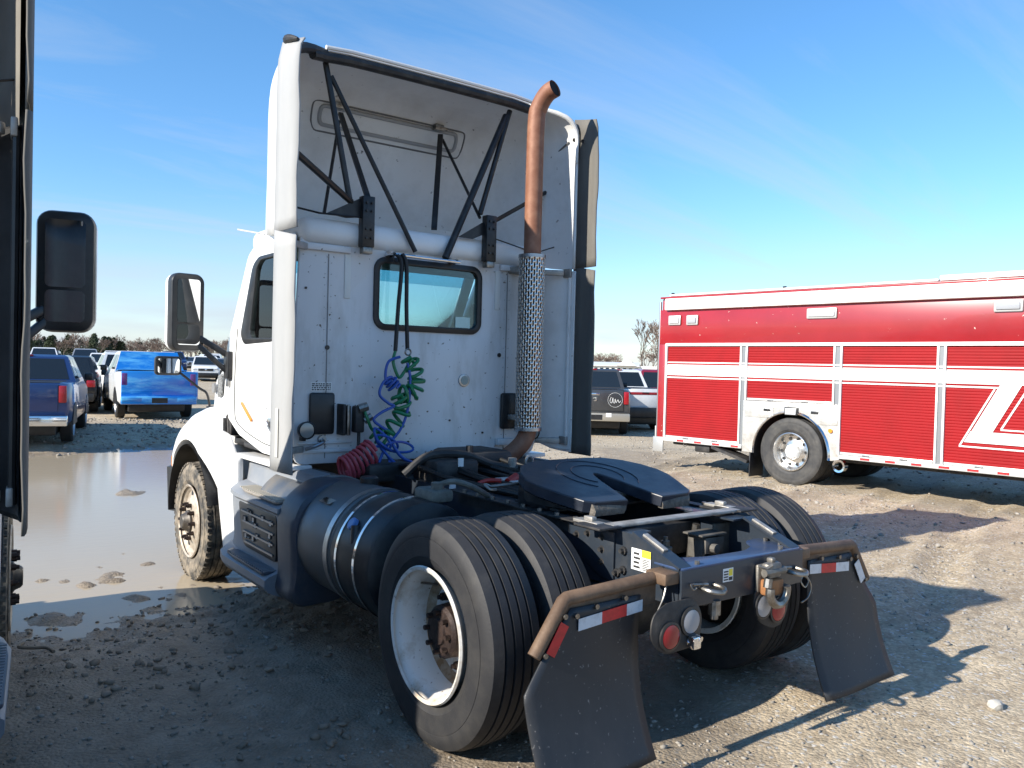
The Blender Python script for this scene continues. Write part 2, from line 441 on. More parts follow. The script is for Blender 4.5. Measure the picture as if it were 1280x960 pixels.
def build_tractor(root):
    p = lambda mb, name, m, parent=root, smooth=35: mb.build(name, m, parent, smooth)
    def ps(mb, name, m, parent=root, smooth=35):
        o = mb.build(name, m, parent, smooth); o['kind'] = 'stuff'; return o
    def many(name, m, parent, unit, places):
        o = None
        for q in places:
            if o is None: o = unit.build(name, m, parent, 35, loc=q)
            else:
                c = o.copy(); COL.objects.link(c); c.location = q
    # ---- frame rails -------------------------------------------------------
    for s in (-1, 1):
        b = MB()
        # C channel: web + flanges, tail end tapers down
        pr = [(-.77, .70), (-.77, .862), (-.50, .965), (4.9, .965), (4.9, .70)]
        b2 = plate([pr], .010, YZ(s * .425)); b.add(b2.v, b2.f)
        b.box(s * .36 - .065 + .0, s * .36 + .060, -.48, 4.9, .955, .9645)
        b.box(s * .36 - .065, s * .36 + .060, -.75, 4.9, .7005, .710)
        rail = p(b, 'frame_rail', FRAME, smooth=0)
        # sloped tail plate flange
        b = MB(); b.bar((s * .395, -.775, .862), (s * .395, -.49, .970), .075, .012); p(b, 'tail_flange', FRAME, rail)
        b = MB(); b.bar((s * .392, -.66, .9165), (s * .392, -.53, .966), .03, .012, .003); p(b, 'worn_edge', ALU_DULL, rail)
        b = MB(); b.tube([(0, 0, 0), (s * .013, 0, 0)], .019, 10); b.tube([(s * .008, 0, 0), (s * .03, 0, 0)], .011, 6)
        many('frame_bolt', BLK_D, rail, b, [(s * .43, y, z) for y, z in ((-.30, .92), (-.30, .86), (-.30, .80), (-.44, .88), (-.44, .79), (-.20, .92), (-.12, .90), (-.40, .77), (-.68, .84))])
        # outer bolted gusset plate
        b = plate([[(-.38, .73), (-.38, .95), (-.06, .95), (-.06, .86), (-.16, .80), (-.30, .73)]], .012, YZ(s * .4365), .002); p(b, 'gusset_plate', FRAME, rail)
        # fifth wheel mounting angle on the rail
        b = MB(); b.box(s * .46 - .035, s * .46 + .035, -.34, .95, .968, .976); b.box(s * .438 - .004, s * .438 + .004, -.33, .95, .90, .967); 
        ang = p(b, 'mounting_angle', BLK_D, rail, 0)
        b = MB(); b.tube([(0, 0, 0), (0, 0, .016)], .014, 6)
        many('mounting_bolt', STEEL, ang, b, [(s * .47, -.14 + k * .14, .975) for k in range(8)])
        b = MB(); b.box(s * .475 - .03, s * .475 + .03, -.33, -.16, .977, .992, .003); b.box(s * .475 - .015, s * .475 + .015, -.28, -.22, .991, 1.012, .004); p(b, 'worn_clamp', ALU_DULL, ang)
        # label on the rail
        if s < 0:
            b = MB(); b.box(-.4345, -.4335, -.61, -.49, .808, .905); st = p(b, 'warning_sticker', STICKER_W, rail, 0)
            b = MB(); b.box(-.4355, -.4346, -.61, -.555, .872, .905); p(b, 'yellow_panel', STICKER_Y, st, 0)
            b = MB()
            for k in range(7): b.box(-.4355, -.4346, -.60 + .004 * (k % 3), -.56, .815 + k * .0075, .8185 + k * .0075)
            for k in range(4): b.box(-.4355, -.4346, -.545 + .006 * (k % 2), -.505, .818 + k * .02, .828 + k * .02)
            ps(b, 'sticker_print', STICKER_K, st, 0)
    # ---- rear closing crossmember -----------------------------------------
    b = plate([[(-.432, .70), (-.432, .856), (.432, .856), (.432, .70), (.30, .695), (-.30, .695)]], .016, XZ(-.785), .002)
    cross = p(b, 'rear_crossmember', FRAME)
    top = [(-.43, -.79), (-.43, -.60), (-.30, -.62), (-.15, -.68), (.12, -.69), (.24, -.64), (.30, -.55), (.43, -.53), (.43, -.79)]
    b = plate([roundpoly(top, .04)], .010, XY(.862), .002); p(b, 'crossmember_top', mat('frame_blue_top', (.03, .06, .14), .4, col2=(.06, .08, .13), vscale=6, coat=.2), cross)
    b = MB(); b.tube([(0, 0, 0), (0, 0, .016)], .012, 6)
    many('crossmember_bolt', STEEL, cross, b, [(x, y, .8665) for (x, y) in ((-.38, -.72), (-.38, -.66), (.38, -.70), (.40, -.60), (-.30, -.76), (.30, -.76))])
    for x in (-.27, .33):                                   # tow hook shackles
        b = MB(); b.tube(spline([(x - .045, -.793, .775), (x - .045, -.85, .77), (x, -.88, .765), (x + .045, -.85, .77), (x + .045, -.793, .775)], 6), .011, 8); p(b, 'tow_loop', STEEL, cross)
        b = MB(); b.tube([(x - .10, -.80, .795), (x - .02, -.815, .79)], .006, 6); b.tube(spline([(x - .10, -.80, .795), (x - .125, -.81, .80), (x - .12, -.82, .78), (x - .095, -.815, .785)], 5), .004, 6); p(b, 'cotter_pin', STEEL, cross)
    b = MB(); b.box(-.165, -.095, -.7945, -.7935, .775, .835); st = p(b, 'sticker', STICKER_W, cross, 0)
    b = MB(); b.box(-.125, -.10, -.7955, -.7948, .80, .83); p(b, 'yellow_panel', STICKER_Y, st, 0)
    b = MB()
    for k in range(4): b.box(-.16, -.13, -.7955, -.7948, .782 + k * .012, .788 + k * .012)
    b.box(-.125, -.10, -.7955, -.7948, .78, .795); ps(b, 'sticker_print', STICKER_K, st, 0)
    # pintle hook
    b = MB(); b.box(.06, .20, -.815, -.7935, .70, .83, .01); b.box(.075, .185, -.86, -.81, .765, .842, .02); b.box(.12, .15, -.845, -.81, .835, .86, .008)
    b.tube([(.055, -.85, .80), (.205, -.85, .80)], .018, 10); b.tube([(.04, -.83, .83), (.075, -.85, .82), (.10, -.86, .835)], .008, 6)
    hook = p(b, 'pintle_hook', mat('cast_grey_steel', (.22, .205, .18), .5, .5, col2=(.11, .10, .09), vscale=14, bump=.2), cross)
    b = MB(); jaw = [(.13 + .062 * math.cos(a), -.875 - .0, .715 + .062 * math.sin(a)) for a in np.linspace(R(165), R(375), 14)]
    b.tube(jaw, .021, 8); b.tube([(.068, -.86, .735), (.075, -.86, .775)], .02, 8); p(b, 'hook_jaw', STEEL, hook)
    b = MB(); b.box(.075, .185, -.868, -.812, .69, .765, .012); p(b, 'rusty_throat', RUST_ORANGE, hook)
    b = MB(); b.bar((.0, -.60, .69), (.30, -.60, .69), .10, .05, .01); p(b, 'lower_brace', ALU_DULL, cross)
    # rear lamps
    for (x0, s) in ((-.43, -1), (.15, 1)):
        cx = x0 - .03 if s < 0 else x0
        if s < 0: out = [(-.63, .60), (-.62, .70), (-.54, .74), (-.37, .74), (-.31, .66), (-.33, .55), (-.37, .53), (-.55, .525)]
        else: out = [(.05, .62), (.05, .72), (.30, .72), (.31, .60), (.26, .525), (.19, .515), (.09, .56)]
        b = plate([roundpoly(out, .05, 5)], .008, XZ(-.782 - .022), .002); br = p(b, 'lamp_bracket', BLK_D)
        for (lx, lz, lm, nm) in (((-.52, .60, RED_LENS, 'brake_lamp'), (-.395, .645, GREY_LENS, 'reverse_lamp')) if s < 0 else ((.215, .60, RED_LENS, 'brake_lamp'), (.105, .635, GREY_LENS, 'reverse_lamp'))):
            b = MB(); b.lathe([(0, .062), (.012, .062), (.014, .052)], 28, Matrix.Translation((lx, -.808, lz)) @ Matrix.Rotation(R(-90), 4, 'Z')); rg = p(b, 'lamp_ring', PLASTIC_B, br)
            b = MB(); b.lathe([(.004, .052), (.014, .050), (.020, .03), (.022, .0)], 28, Matrix.Translation((lx, -.808, lz)) @ Matrix.Rotation(R(-90), 4, 'Z')); p(b, nm, lm, br)
    b = MB(); b.tube([(-.40, -.80, .56), (-.385, -.84, .555)], .018, 8); b.tube([(-.37, -.80, .58), (-.365, -.85, .57)], .014, 8); b.box(-.41, -.36, -.85, -.81, .53, .585, .008); p(b, 'air_fitting', CHROME)
    b = MB(); b.tube([(-.20, -.78, .70), (-.20, -.78, .635)], .028, 10); b.tube([(-.20, -.78, .635), (-.20, -.78, .615)], .018, 8); p(b, 'air_valve', STEEL)
    # ---- mud flaps ------------------------------------------------------------
    for s in (-1, 1):
        b = MB(); path = [(s * .47, -.715, .822), (s * .52, -.70, .822), (s * 1.0, -.70, .803), (s * 1.015, -.70, .795), (s * 1.155, -.70, .60)]
        b.tube(path, .028, 12); hg = p(b, 'flap_hanger', RUST_HANG)
        out = [(.50, .715), (.50, .815), (1.0, .80), (1.135, .61), (1.075, .575), (.955, .70)]
        b = plate([[(s * x, z) for x, z in out]], .008, XZ(-.702), 0); p(b, 'hanger_plate', RUST_HANG, hg, 0)
        # wire safety pin
        b = MB(); b.tube(spline([(s * .47, -.74, .80), (s * .50, -.75, .74), (s * .56, -.76, .66), (s * .54, -.76, .60), (s * .47, -.77, .585)], 6), .004, 6)
        b.tube(spline([(s * .49, -.76, .72), (s * .46, -.77, .69), (s * .49, -.775, .66), (s * .52, -.77, .69), (s * .49, -.76, .72)], 6), .004, 6); p(b, 'hanger_pin', STEEL, hg)
        b = MB(); b.box(s * .475 - .045, s * .475 + .045, -.78, -.66, .80, .853, .01); p(b, 'hanger_clamp', RUST_HANG, hg)
        # the rubber flap, curling rearward
        nx, nz = 12, 22; vs = []; zb = .11 if s < 0 else .085
        for r in range(nz + 1):
            z = .765 + (zb - .765) * r / nz; t = (.765 - z) / .655; yy = -.7125 - .165 * max(0, t - .1) ** 2.2
            xi = .60 + .01 * math.sin(t * 3); xo = min(1.225 - .02 * max(0, t - .5), .985 + (.765 - z) * .80)
            for i in range(nx + 1):
                u = i / nx; x = xi + (xo - xi) * u
                vs.append((s * x, yy + .05 * (u - .5) ** 2 * t - .03 * u * t * (1 if s < 0 else .3) + .004 * math.sin(7 * u + 3 * t), z + .015 * u * t))
        fs = [(r * (nx + 1) + c, r * (nx + 1) + c + 1, (r + 1) * (nx + 1) + c + 1, (r + 1) * (nx + 1) + c) for r in range(nz) for c in range(nx)]
        b = MB(); b.add(vs, fs); fo = p(b, 'mud_flap', FLAP, hg)
        md = fo.modifiers.new('thick', 'SOLIDIFY'); md.thickness = .009; md.offset = 0
        # reflective tape strips on the hanger plate
        segs = ((.60, .69, WHITE_TAPE, 'white_tape'), (.69, .83, RED_TAPE, 'red_tape'), (.83, .955, WHITE_TAPE, 'white_tape')) if s < 0 else ((.60, .70, WHITE_TAPE, 'white_tape'), (.70, .83, RED_TAPE, 'red_tape'), (.83, .95, WHITE_TAPE, 'white_tape'))
        for (a, c, m_, nm) in segs:
            zf = lambda x: .748 - (x - .6) * .075
            b = MB(); b.add([(s * a, -.7265, zf(a) - .048), (s * c, -.7265, zf(c) - .048), (s * c, -.7265, zf(c)), (s * a, -.7265, zf(a))], [(0, 1, 2, 3)]); o_ = p(b, nm, m_, hg, 0)
            md = o_.modifiers.new('t', 'SOLIDIFY'); md.thickness = .002
        b = MB(); q = [(s * 1.005, .70), (s * 1.045, .725), (s * 1.115, .615), (s * 1.075, .59)]
        b = plate([q], .003, XZ(-.7265)); p(b, 'corner_tape', RED_TAPE if s < 0 else WHITE_TAPE, hg, 0)
        b = MB(); b.tube([(0, 0, 0), (0, -.017, 0)], .011, 8)
        many('flap_bolt', STEEL, hg, b, [(s * x, -.7165, z) for (x, z) in ((.70, .768), (.86, .757), (.965, .735), (1.025, .742), (1.12, .605))])
    # ---- fifth wheel ---------------------------------------------------------------
    tilt = Matrix.Translation((0, .235, 1.13)) @ Matrix.Rotation(math.atan(.21), 4, 'X')
    half = [(.0, .27), (.16, .268), (.28, .25), (.38, .19), (.45, .10), (.488, .0), (.485, -.09), (.45, -.19), (.385, -.345), (.34, -.375), (.13, -.385)]
    slot = [(.115, -.34), (.06, -.10), (.035, -.02), (.02, .012), (0, .02)]
    outl = half + slot
    outl = outl + [(-x, y) for x, y in outl[-2::-1]]
    outl = outl[:-1] if outl[0] == outl[-1] else outl
    # sculpted plate: thick body with rounded rim, horns ramping down
    FW = mat('fifth_wheel_greased', (.012, .016, .026), .36, col2=(.03, .036, .05), vscale=7, vmin=.35, vmax=.7, bump=.12, bscale=18, rough2=.5)
    b = plate([outl], .062, tilt @ Matrix.Translation((0, 0, -.031)), .006); fw = p(b, 'fifth_wheel', FW, smooth=18)
    sk = [(x * .97, y - .0) for x, y in half[2:9]]
    for s in (-1, 1):                                        # side skirts below the plate
        b = MB(); b.loft([[tilt @ Vector((s * x, y, -.070)), tilt @ Vector((s * x * .94, y, -.070)), tilt @ Vector((s * x * .92, y, -.125 + .05 * max(0, -y / .3))), tilt @ Vector((s * x * .98, y, -.125 + .05 * max(0, -y / .3)))] for x, y in sk])
        p(b, 'plate_skirt', BLK_D, fw)
    for s in (-1, 1):
        b = MB(); sec = lambda y, zt, k: [tilt @ Vector((s * x, y, z)) for x, z in ((.125 + k, zt), (.355 - k, zt), (.36 - k, -.070), (.13 + k, -.070))]
        b.loft([sec(-.372, -.012, 0), sec(-.385, -.02, .004), sec(-.398, -.045, .012)]); p(b, 'horn_tip', mat('worn_dusty_iron', (.16, .14, .115), .7, .2, col2=(.05, .045, .04), vscale=20, bump=.5, bscale=70), fw)
    # wear rings pressed into the grease
    for r in (.15, .23):
        pts = [tilt @ Vector((r * math.cos(a), -.01 + r * math.sin(a), .0015)) for a in np.linspace(R(-50), R(230), 40)]
        b = MB(); b.tube(pts, .0022, 4); p(b, 'wear_ring', FW, fw)
    for s in (-1, 1):                                       # pivot brackets and bearings
        b = MB(); b.box(s * .40 - .05, s * .40 + .05, .12, .36, .977, 1.09, .012); b.tube([(s * .35, .235, 1.065), (s * .46, .235, 1.065)], .035, 12); p(b, 'pivot_bracket', BLK_GREASE, fw)
    b = MB(); b.box(-.42, .42, .06, .42, .978, .992, .003); p(b, 'base_plate', BLK_D, fw)
    b = MB(); b.tube([tilt @ Vector((-.35, .1, -.06)), tilt @ Vector((-.62, .12, -.075))], .009, 8); b.tube(spline([tilt @ Vector((-.62, .12, -.075)), tilt @ Vector((-.66, .12, -.06)), tilt @ Vector((-.66, .07, -.07)), tilt @ Vector((-.62, .07, -.075))], 5), .008, 6); p(b, 'release_handle', STEEL, fw)
    # ramp/guide rail pieces behind the plate
    b = MB(); b.bar((-.46, -.36, .983), (.46, -.36, .983), .07, .014, .003); p(b, 'rear_guide_bar', ALU_DULL)
    for s in (-1, 1):
        b = MB(); b.box(s * .50 - .07, s * .50 + .07, -.42, -.24, .977, .9885, .003); p(b, 'guide_end', BLK_D)
    # ---- chassis crossmembers, axle, suspension --------------------------------------
    for y in (-.10, .95, 1.6, 2.6):
        b = MB(); b.box(-.415, .415, y - .06, y + .06, .73, .90, .01); p(b, 'crossmember', BLK_D)
    b = MB(); b.tube([(-.62, 0, .50), (.62, 0, .50)], .075, 14); b.lathe([(-.20, .08), (-.16, .16), (-.06, .21), (.06, .21), (.16, .16), (.20, .08)], 24, Matrix.Translation((0, 0, .50))); p(b, 'rear_axle', BLK_D)
    for s in (-1, 1):
        b = MB(); b.lathe([(0, .04), (.0, .10), (.02, .125), (.05, .11), (.08, .125), (.11, .11), (.14, .12), (.17, .09), (.17, .03)], 20, Matrix.Translation((s * .33, -.26, .52)) @ Matrix.Rotation(R(-90), 4, 'Y')); p(b, 'air_spring', RUBBER)
        b = MB(); b.bar((s * .34, -.30, .50), (s * .34, 1.0, .62), .08, .06, .01); p(b, 'trailing_arm', BLK_D)
        b = MB(); b.tube([(s * .30, -.18, .45), (s * .30, -.22, .80)], .03, 10); b.tube([(s * .30, -.215, .78), (s * .30, -.235, .90)], .02, 10); p(b, 'shock_absorber', STEEL)
    b = MB(); b.tube([(-.06, -.35, .74), (-.06, -.35, .84)], .035, 12); b.tube([(-.06, -.35, .84), (-.06, -.35, .87)], .022, 10); b.tube([(-.06, -.35, .87), (-.06, -.35, .89)], .012, 8); p(b, 'stud_valve', STEEL)
    b = MB()
    b.box(.16, .30, -.42, -.40, .79, .87, .004); b.box(.16, .175, -.40, -.30, .76, .88, .004); b.box(.285, .30, -.40, -.30, .76, .88, .004); b.box(.12, .31, -.43, -.30, .88, .89, .003)
    b.tube([(.20, -.43, .82), (.20, -.46, .82)], .024, 10); b.box(.30, .42, -.36, -.34, .72, .92, .004); p(b, 'suspension_bracket', mat('dusty_bracket', (.13, .12, .105), .7, .2, col2=(.06, .055, .05), vscale=14))
    b = MB(); b.tube([(0, .15, .52), (0, 2.6, .66)], .055, 14); p(b, 'drive_shaft', BLK_D)
    # ---- rear dual wheels -----------------------------------------------------------------
    for s in (-1, 1):
        for k, xc in enumerate((1.075, .745)):
            b = MB(); b.lathe(tyre_profile(.505, .285, .295), 96, T(s * xc, 0, .505, s)); ty = p(b, 'rear_tyre', RUBBER_TREAD, smooth=28)
            if k == 0:
                # steel disc wheel, deep dish
                prof = [(.150, .285), (.156, .300), (.146, .306), (.136, .300), (.130, .288), (.10, .268), (.03, .262), (-.02, .258), (-.035, .245), (-.05, .215), (-.045, .16), (-.035, .13), (-.035, .0)]
                b = MB(); b.lathe(prof, 64, T(s * xc, 0, .505, s)); rim = p(b, 'outer_rim', RIM_W, ty)
                # rust band where disc meets barrel
                b = MB(); b.lathe([(-.008, .2605), (-.022, .2565), (-.034, .2425), (-.046, .222)], 64, T(s * (xc + .001), 0, .505, s)); p(b, 'rust_band', mat('rust_streak', (.22, .13, .06), .8, col2=(.45, .38, .29), vscale=14), ty)
                b = MB(); b.lathe([(-.03, .125), (.055, .118), (.07, .105), (.075, .06), (.085, .055), (.085, 0)], 28, T(s * xc, 0, .505, s)); hub = p(b, 'hub', RUST_HUB, ty)
                b = MB(); b.tube([(0, 0, 0), (s * .035, 0, 0)], .019, 6); b.tube([(s * .03, 0, 0), (s * .052, 0, 0)], .011, 8)
                many('lug_nut', RUST_HUB, ty, b, [(s * (xc - .04), .165 * math.cos(2 * math.pi * j / 10 + .2), .505 + .165 * math.sin(2 * math.pi * j / 10 + .2)) for j in range(10)])
                b = MB(); b.tube([(0, 0, 0), (s * .03, 0, 0)], .012, 6)
                many('axle_nut', RUST_HUB, ty, b, [(s * (xc + .068), .088 * math.cos(2 * math.pi * j / 8), .505 + .088 * math.sin(2 * math.pi * j / 8)) for j in range(8)])
                b = MB()
                b.tube([(s * (xc + .06), .19, .505 + .18), (s * (xc - .02), .17, .505 + .165)], .006, 6); p(b, 'valve_stem', STEEL, ty)
            else:
                b = MB(); b.lathe([(.146, .295), (.14, .27), (-.14, .27), (-.146, .295), (-.14, .30)], 48, T(s * xc, 0, .505, s)); p(b, 'inner_rim', RIM_W, ty)
                b = MB(); b.lathe([(.05, .265), (.05, .1), (-.02, .1), (-.02, .26)], 40, T(s * xc, 0, .505, s)); p(b, 'brake_drum', RUST_HUB, ty)
    # ---- front wheels ---------------------------------------------------------------------
    for s in (-1, 1):
        xc = 1.0
        b = MB(); b.lathe(tyre_profile(.49, .285, .295), 96, T(s * xc, FWY, FWZ, s)); ty = p(b, 'front_tyre', RUBBER_MUD, smooth=28)
        prof = [(.140, .285), (.150, .298), (.142, .306), (.132, .298), (.125, .285), (.115, .268), (.10, .255), (.112, .20), (.135, .165), (.138, .14), (.138, 0)]
        b = MB(); b.lathe(prof, 64, T(s * xc, FWY, FWZ, s)); p(b, 'front_rim', RIM_F, ty)
        b = MB(); b.tube([(0, 0, 0), (s * .024, 0, 0)], .028, 14)
        many('hand_hole', PLASTIC_B, ty, b, [(s * (xc + .085), FWY + .226 * math.cos(a), FWZ + .226 * math.sin(a)) for a in (2 * math.pi * j / 5 + 2.7 for j in range(5))])
        b = MB(); b.lathe([(.13, .095), (.155, .09), (.165, .075), (.195, .062), (.205, .05), (.207, 0)], 28, T(s * xc, FWY, FWZ, s)); p(b, 'front_hub', mat('hub_grey_black', (.05, .046, .042), .5, .4, col2=(.12, .10, .08), vscale=20), ty)
        b = MB(); b.tube([(0, 0, 0), (s * .035, 0, 0)], .0185, 6); b.tube([(s * .03, 0, 0), (s * .052, 0, 0)], .012, 8)
        many('lug_nut', RUST_HUB, ty, b, [(s * (xc + .137), FWY + .142 * math.cos(2 * math.pi * j / 10), FWZ + .142 * math.sin(2 * math.pi * j / 10)) for j in range(10)])
        # tread shoulder lugs
        b = MB()
        for j in range(60):
            a = 2 * math.pi * j / 60
            Mx = T(s * xc, FWY, FWZ, s) @ Matrix.Rotation(a, 4, 'X')
            for xx in (-.115, .115):
                b.box(xx - .018, xx + .018, .476, .491, -.016, .016, 0, Mx)
        ps(b, 'tread_lug', RUBBER_MUD, ty, 0)
    b = MB(); b.tube([(-.95, FWY, .36), (.95, FWY, .36)], .05, 10); p(b, 'front_axle', BLK_D)
    # ---- fuel tank, battery box ---------------------------------------------------------------
    for s in (-1, 1):
        cx, cz, r = s * .885, .655, .335
        ax = lambda y: Matrix.Translation((cx, y, cz)) @ Matrix.Rotation(R(90), 4, 'Z')
        b = MB(); b.lathe([(0, 0), (0, r * .93), (.012, r * .985), (.03, r), (1.25, r), (1.25, 0)], 64, ax(1.02)); tk = p(b, 'fuel_tank', TANK_ALU)
        b = MB(); b.lathe([(0, 0), (-.02, r * .5), (.0, r * .9), (.015, r * .98), (.04, r * 1.0), (.45, r * 1.0), (.455, 0)], 64, ax(.565)); t2 = p(b, 'def_tank', TANK_BLK)
        for y in (.73, .945):
            b = MB(); b.lathe([(-.011, r + .001), (-.011, r + .007), (.011, r + .007), (.011, r + .001)], 64, ax(y)); p(b, 'tank_strap', CHROME, t2)
        for y in (1.08, 1.7):
            b = MB(); b.lathe([(-.025, r + .001), (-.025, r + .007), (.025, r + .007), (.025, r + .001)], 64, ax(y)); p(b, 'tank_strap', ALU, tk)
        ca = R(35); d = Vector((s * math.cos(ca), 0, math.sin(ca)))
        q = d.to_track_quat('X', 'Z').to_matrix().to_4x4()
        b = MB(); b.lathe([(0, .034), (.02, .034), (.026, .026), (.026, 0)], 20, Matrix.Translation(Vector((cx, .85, cz)) + d * (r + .003)) @ q); p(b, 'filler_cap', mat('blue_cap', (.10, .22, .48), .4), t2)
        b = MB(); b.tube([Vector((cx, .82, cz)) + d * (r + .004), Vector((cx, .80, cz - .10)) + d * (r + .02)], .03, 12); p(b, 'cap_tube', PLASTIC_B, t2)  # black plastic tube running down beside the filler cap
        b = MB(); b.lathe([(0, .055), (.04, .055), (.05, .045), (.05, 0)], 20, Matrix.Translation((cx - s * .06, 1.35, cz + r - .012)) @ Matrix.Rotation(R(-90), 4, 'Y')); p(b, 'tank_cap', BLK, tk)
        b = plate([[(s * .0, 0), (s * .16, .02), (s * .16, .16), (0, .12)]], .004, Matrix.Translation((cx + s * .10, 1.22, cz + r - .03)) @ Matrix.Rotation(R(s * 22), 4, 'Y')); p(b, 'heat_plate', CHROME, tk, 0)
        # pod behind tank top: level sender and fittings
        b = MB(); b.box(cx + s * -.12 - .07, cx + s * -.12 + .07, .60, .80, cz + r - .02, cz + r + .05, .02); b.tube([(cx - s * .12, .66, cz + r + .04), (cx - s * .12, .66, cz + r + .085)], .035, 12); b.tube(spline([(cx - s * .12, .66, cz + r + .07), (cx - s * .2, .62, cz + r + .09), (cx - s * .32, .6, cz + r + .05), (cx - s * .45, .62, cz + r - .02)], 6), .016, 8); p(b, 'sender_unit', mat('dusty_grey_cast', (.17, .165, .14), .7, col2=(.09, .085, .07), vscale=20))
    # ---- steps and side fairing -----------------------------------------------------------------
    for s in (-1, 1):
        prof = [(.90, 1.0), (1.0, .99), (1.05, .955), (1.08, .84), (1.20, .818), (1.242, .80), (1.245, .775), (1.225, .755), (1.205, .47), (1.215, .41), (1.29, .388), (1.315, .37), (1.315, .325), (1.29, .29), (1.20, .25), (1.0, .24), (.92, .26)]
        def sec(y, k=0.0, top=1.0):
            return [(s * (x - k * max(0, x - 1.0)), y, .28 + (z - .28) * top) for x, z in prof]
        b = MB(); b.loft([sec(1.74), sec(2.55), sec(2.72, .12), sec(2.86, .42), sec(2.93, .75, .98)]); stp = p(b, 'step_fairing', PLASTIC_G, smooth=25)
        prof2 = roundpoly([(.88, .995), (1.06, .985), (1.20, .88), (1.25, .74), (1.235, .42), (1.26, .30), (1.18, .235), (.90, .245)], .06, 3)
        sc2 = lambda y, k: [(s * (1.1 + (x - 1.1) * k), y, .62 + (z - .62) * k) for x, z in prof2]
        b = MB(); b.loft([sc2(1.48, .86), sc2(1.50, .96), sc2(1.54, 1.0), sc2(1.70, 1.0), sc2(1.735, .985)]); p(b, 'rear_post', PLASTIC_GD, stp, 30)
        b = plate([[(1.76, .815), (1.76, .835), (2.50, .835), (2.50, .815)]], .0, YZ(s * 1.2)) if False else MB()
        outl_ = roundpoly([(s * 1.092, 1.80), (s * 1.232, 1.80), (s * 1.232, 2.36), (s * 1.20, 2.52), (s * 1.092, 2.56)], .03)
        b = plate([outl_], .016, XY(.832), .003); ut = p(b, 'upper_step_tread', TREAD_PL, stp)
        b = MB()
        for k in range(19): b.box(s * 1.163 - .062, s * 1.163 + .058, 1.82 + k * .036, 1.834 + k * .036, .841, .848)
        ps(b, 'tread_rib', STICKER_K if False else mat('tread_rib_tan', (.5, .46, .38), .7), ut, 0)
        outl_ = roundpoly([(s * 1.215, 1.79), (s * 1.306, 1.79), (s * 1.306, 2.36), (s * 1.29, 2.54), (s * 1.215, 2.60)], .03)
        b = plate([outl_], .014, XY(.398), .002); lt = p(b, 'lower_step_tread', PLASTIC_GD, stp)
        b = MB()
        for k in range(20): b.box(s * 1.26 - .038, s * 1.26 + .038, 1.80 + k * .036, 1.815 + k * .036, .406, .413)
        ps(b, 'tread_rib', PLASTIC_G, lt, 0)
        b = plate([roundpoly([(1.80, .46), (1.80, .745), (2.50, .745), (2.42, .50), (2.36, .46)], .03)], .03, YZ(s * 1.212), .002); gr = p(b, 'step_grille', PLASTIC_B, stp)
        for k in range(4):
            b = MB(); b.bar((s * 1.232, 1.83, .495 + k * .066), (s * 1.232, 2.36 + .022 * k, .495 + k * .066), .010, .012); p(b, 'grille_bar', mat('satin_bar', (.20, .20, .21), .3, .8), gr, 0)
        b = MB()
        rr_ = random.Random(5)
        for k in range(14):
            y = 1.86 + rr_.random() * .5; z = .50 + rr_.random() * .2; b.box(s * 1.226, s * 1.234, y, y + .05, z, z + .03, .003)
        ps(b, 'grille_fin', mat('satin_bar', (.28, .28, .29), .3, .8), gr, 0)
        # white panel ahead of the steps (behind the wheel)
        b = plate([roundpoly([(2.88, .22), (3.16, .26), (3.30, .62), (3.44, 1.05), (3.36, 1.15), (3.18, 1.13), (3.02, 1.0), (2.90, .99)], .03)], .05, YZ(s * 1.09), .012); p(b, 'wheel_splash_panel', W_PAINT, root)
        b = MB(); b.box(s * 1.0 - .09, s * 1.0 + .11, 2.05, 3.0, .99, 1.02, .008); p(b, 'side_ledge', W_PAINT, stp)
    # ---- cab shell ---------------------------------------------------------------------------------
    body = roundpoly([(-1.0, 1.03), (1.0, 1.03), (1.015, 1.7), (.985, 2.56), (-.985, 2.56), (-1.015, 1.7)], .06, 4)
    win = rrect(-.445, .452, 1.955, 2.455, .085, 6)
    b = plate([body, win], .03, XZ(2.095), .006); back = p(b, 'cab_back_panel', W_DIRTY)
    gsk = rrect(-.447, .454, 1.953, 2.457, .087, 6); gin = rrect(-.415, .422, 1.985, 2.425, .06, 6)
    b = plate([gsk, gin], .045, XZ(2.087), .006); g_ = p(b, 'window_gasket', BLK, back)
    b = plate([rrect(-.42, .427, 1.98, 2.43, .06, 6)], .004, XZ(2.09)); p(b, 'rear_window', GLASS_R, back, 0)
    b = MB(); b.box(.235, .365, 2.083, 2.085, 1.995, 2.075); st = p(b, 'window_sticker', mat('sticker_mint', (.55, .72, .66), .6), back, 0)
    # seams and trims on the back panel
    for (x0, x1, z0, z1) in ((-.795, -.789, 1.06, 2.44), (.700, .706, 1.06, 2.44)):
        b = MB(); b.box(x0, x1, 2.075, 2.0795, z0, z1); p(b, 'panel_seam', mat('seam_grey', (.22, .22, .22), .7), back, 0)
    for x0 in (-.675, .585):
        b = MB(); b.box(x0, x0 + .045, 2.072, 2.0792, 2.15, 2.45, .003); p(b, 'trim_strip', mat('cream_strip', (.72, .72, .68), .6), back)
    for (x0, x1) in ((-.99, -.64), (.62, 1.02)):
        b = MB(); b.box(x0, x1, 2.05, 2.0793, 2.455, 2.50, .008); p(b, 'drip_rail', W_DIRTY, back)
    b = MB(); b.box(-.99, -.60, 2.055, 2.0793, 1.10, 1.125, .006); b.box(-.99, -.60, 2.055, 2.0793, 1.16, 1.175, .005); p(b, 'lower_rail', W_DIRTY, back)
    b = MB(); b.box(.62, .98, 2.03, 2.0793, 1.10, 1.15, .006); p(b, 'lower_rail', W_DIRTY, back)
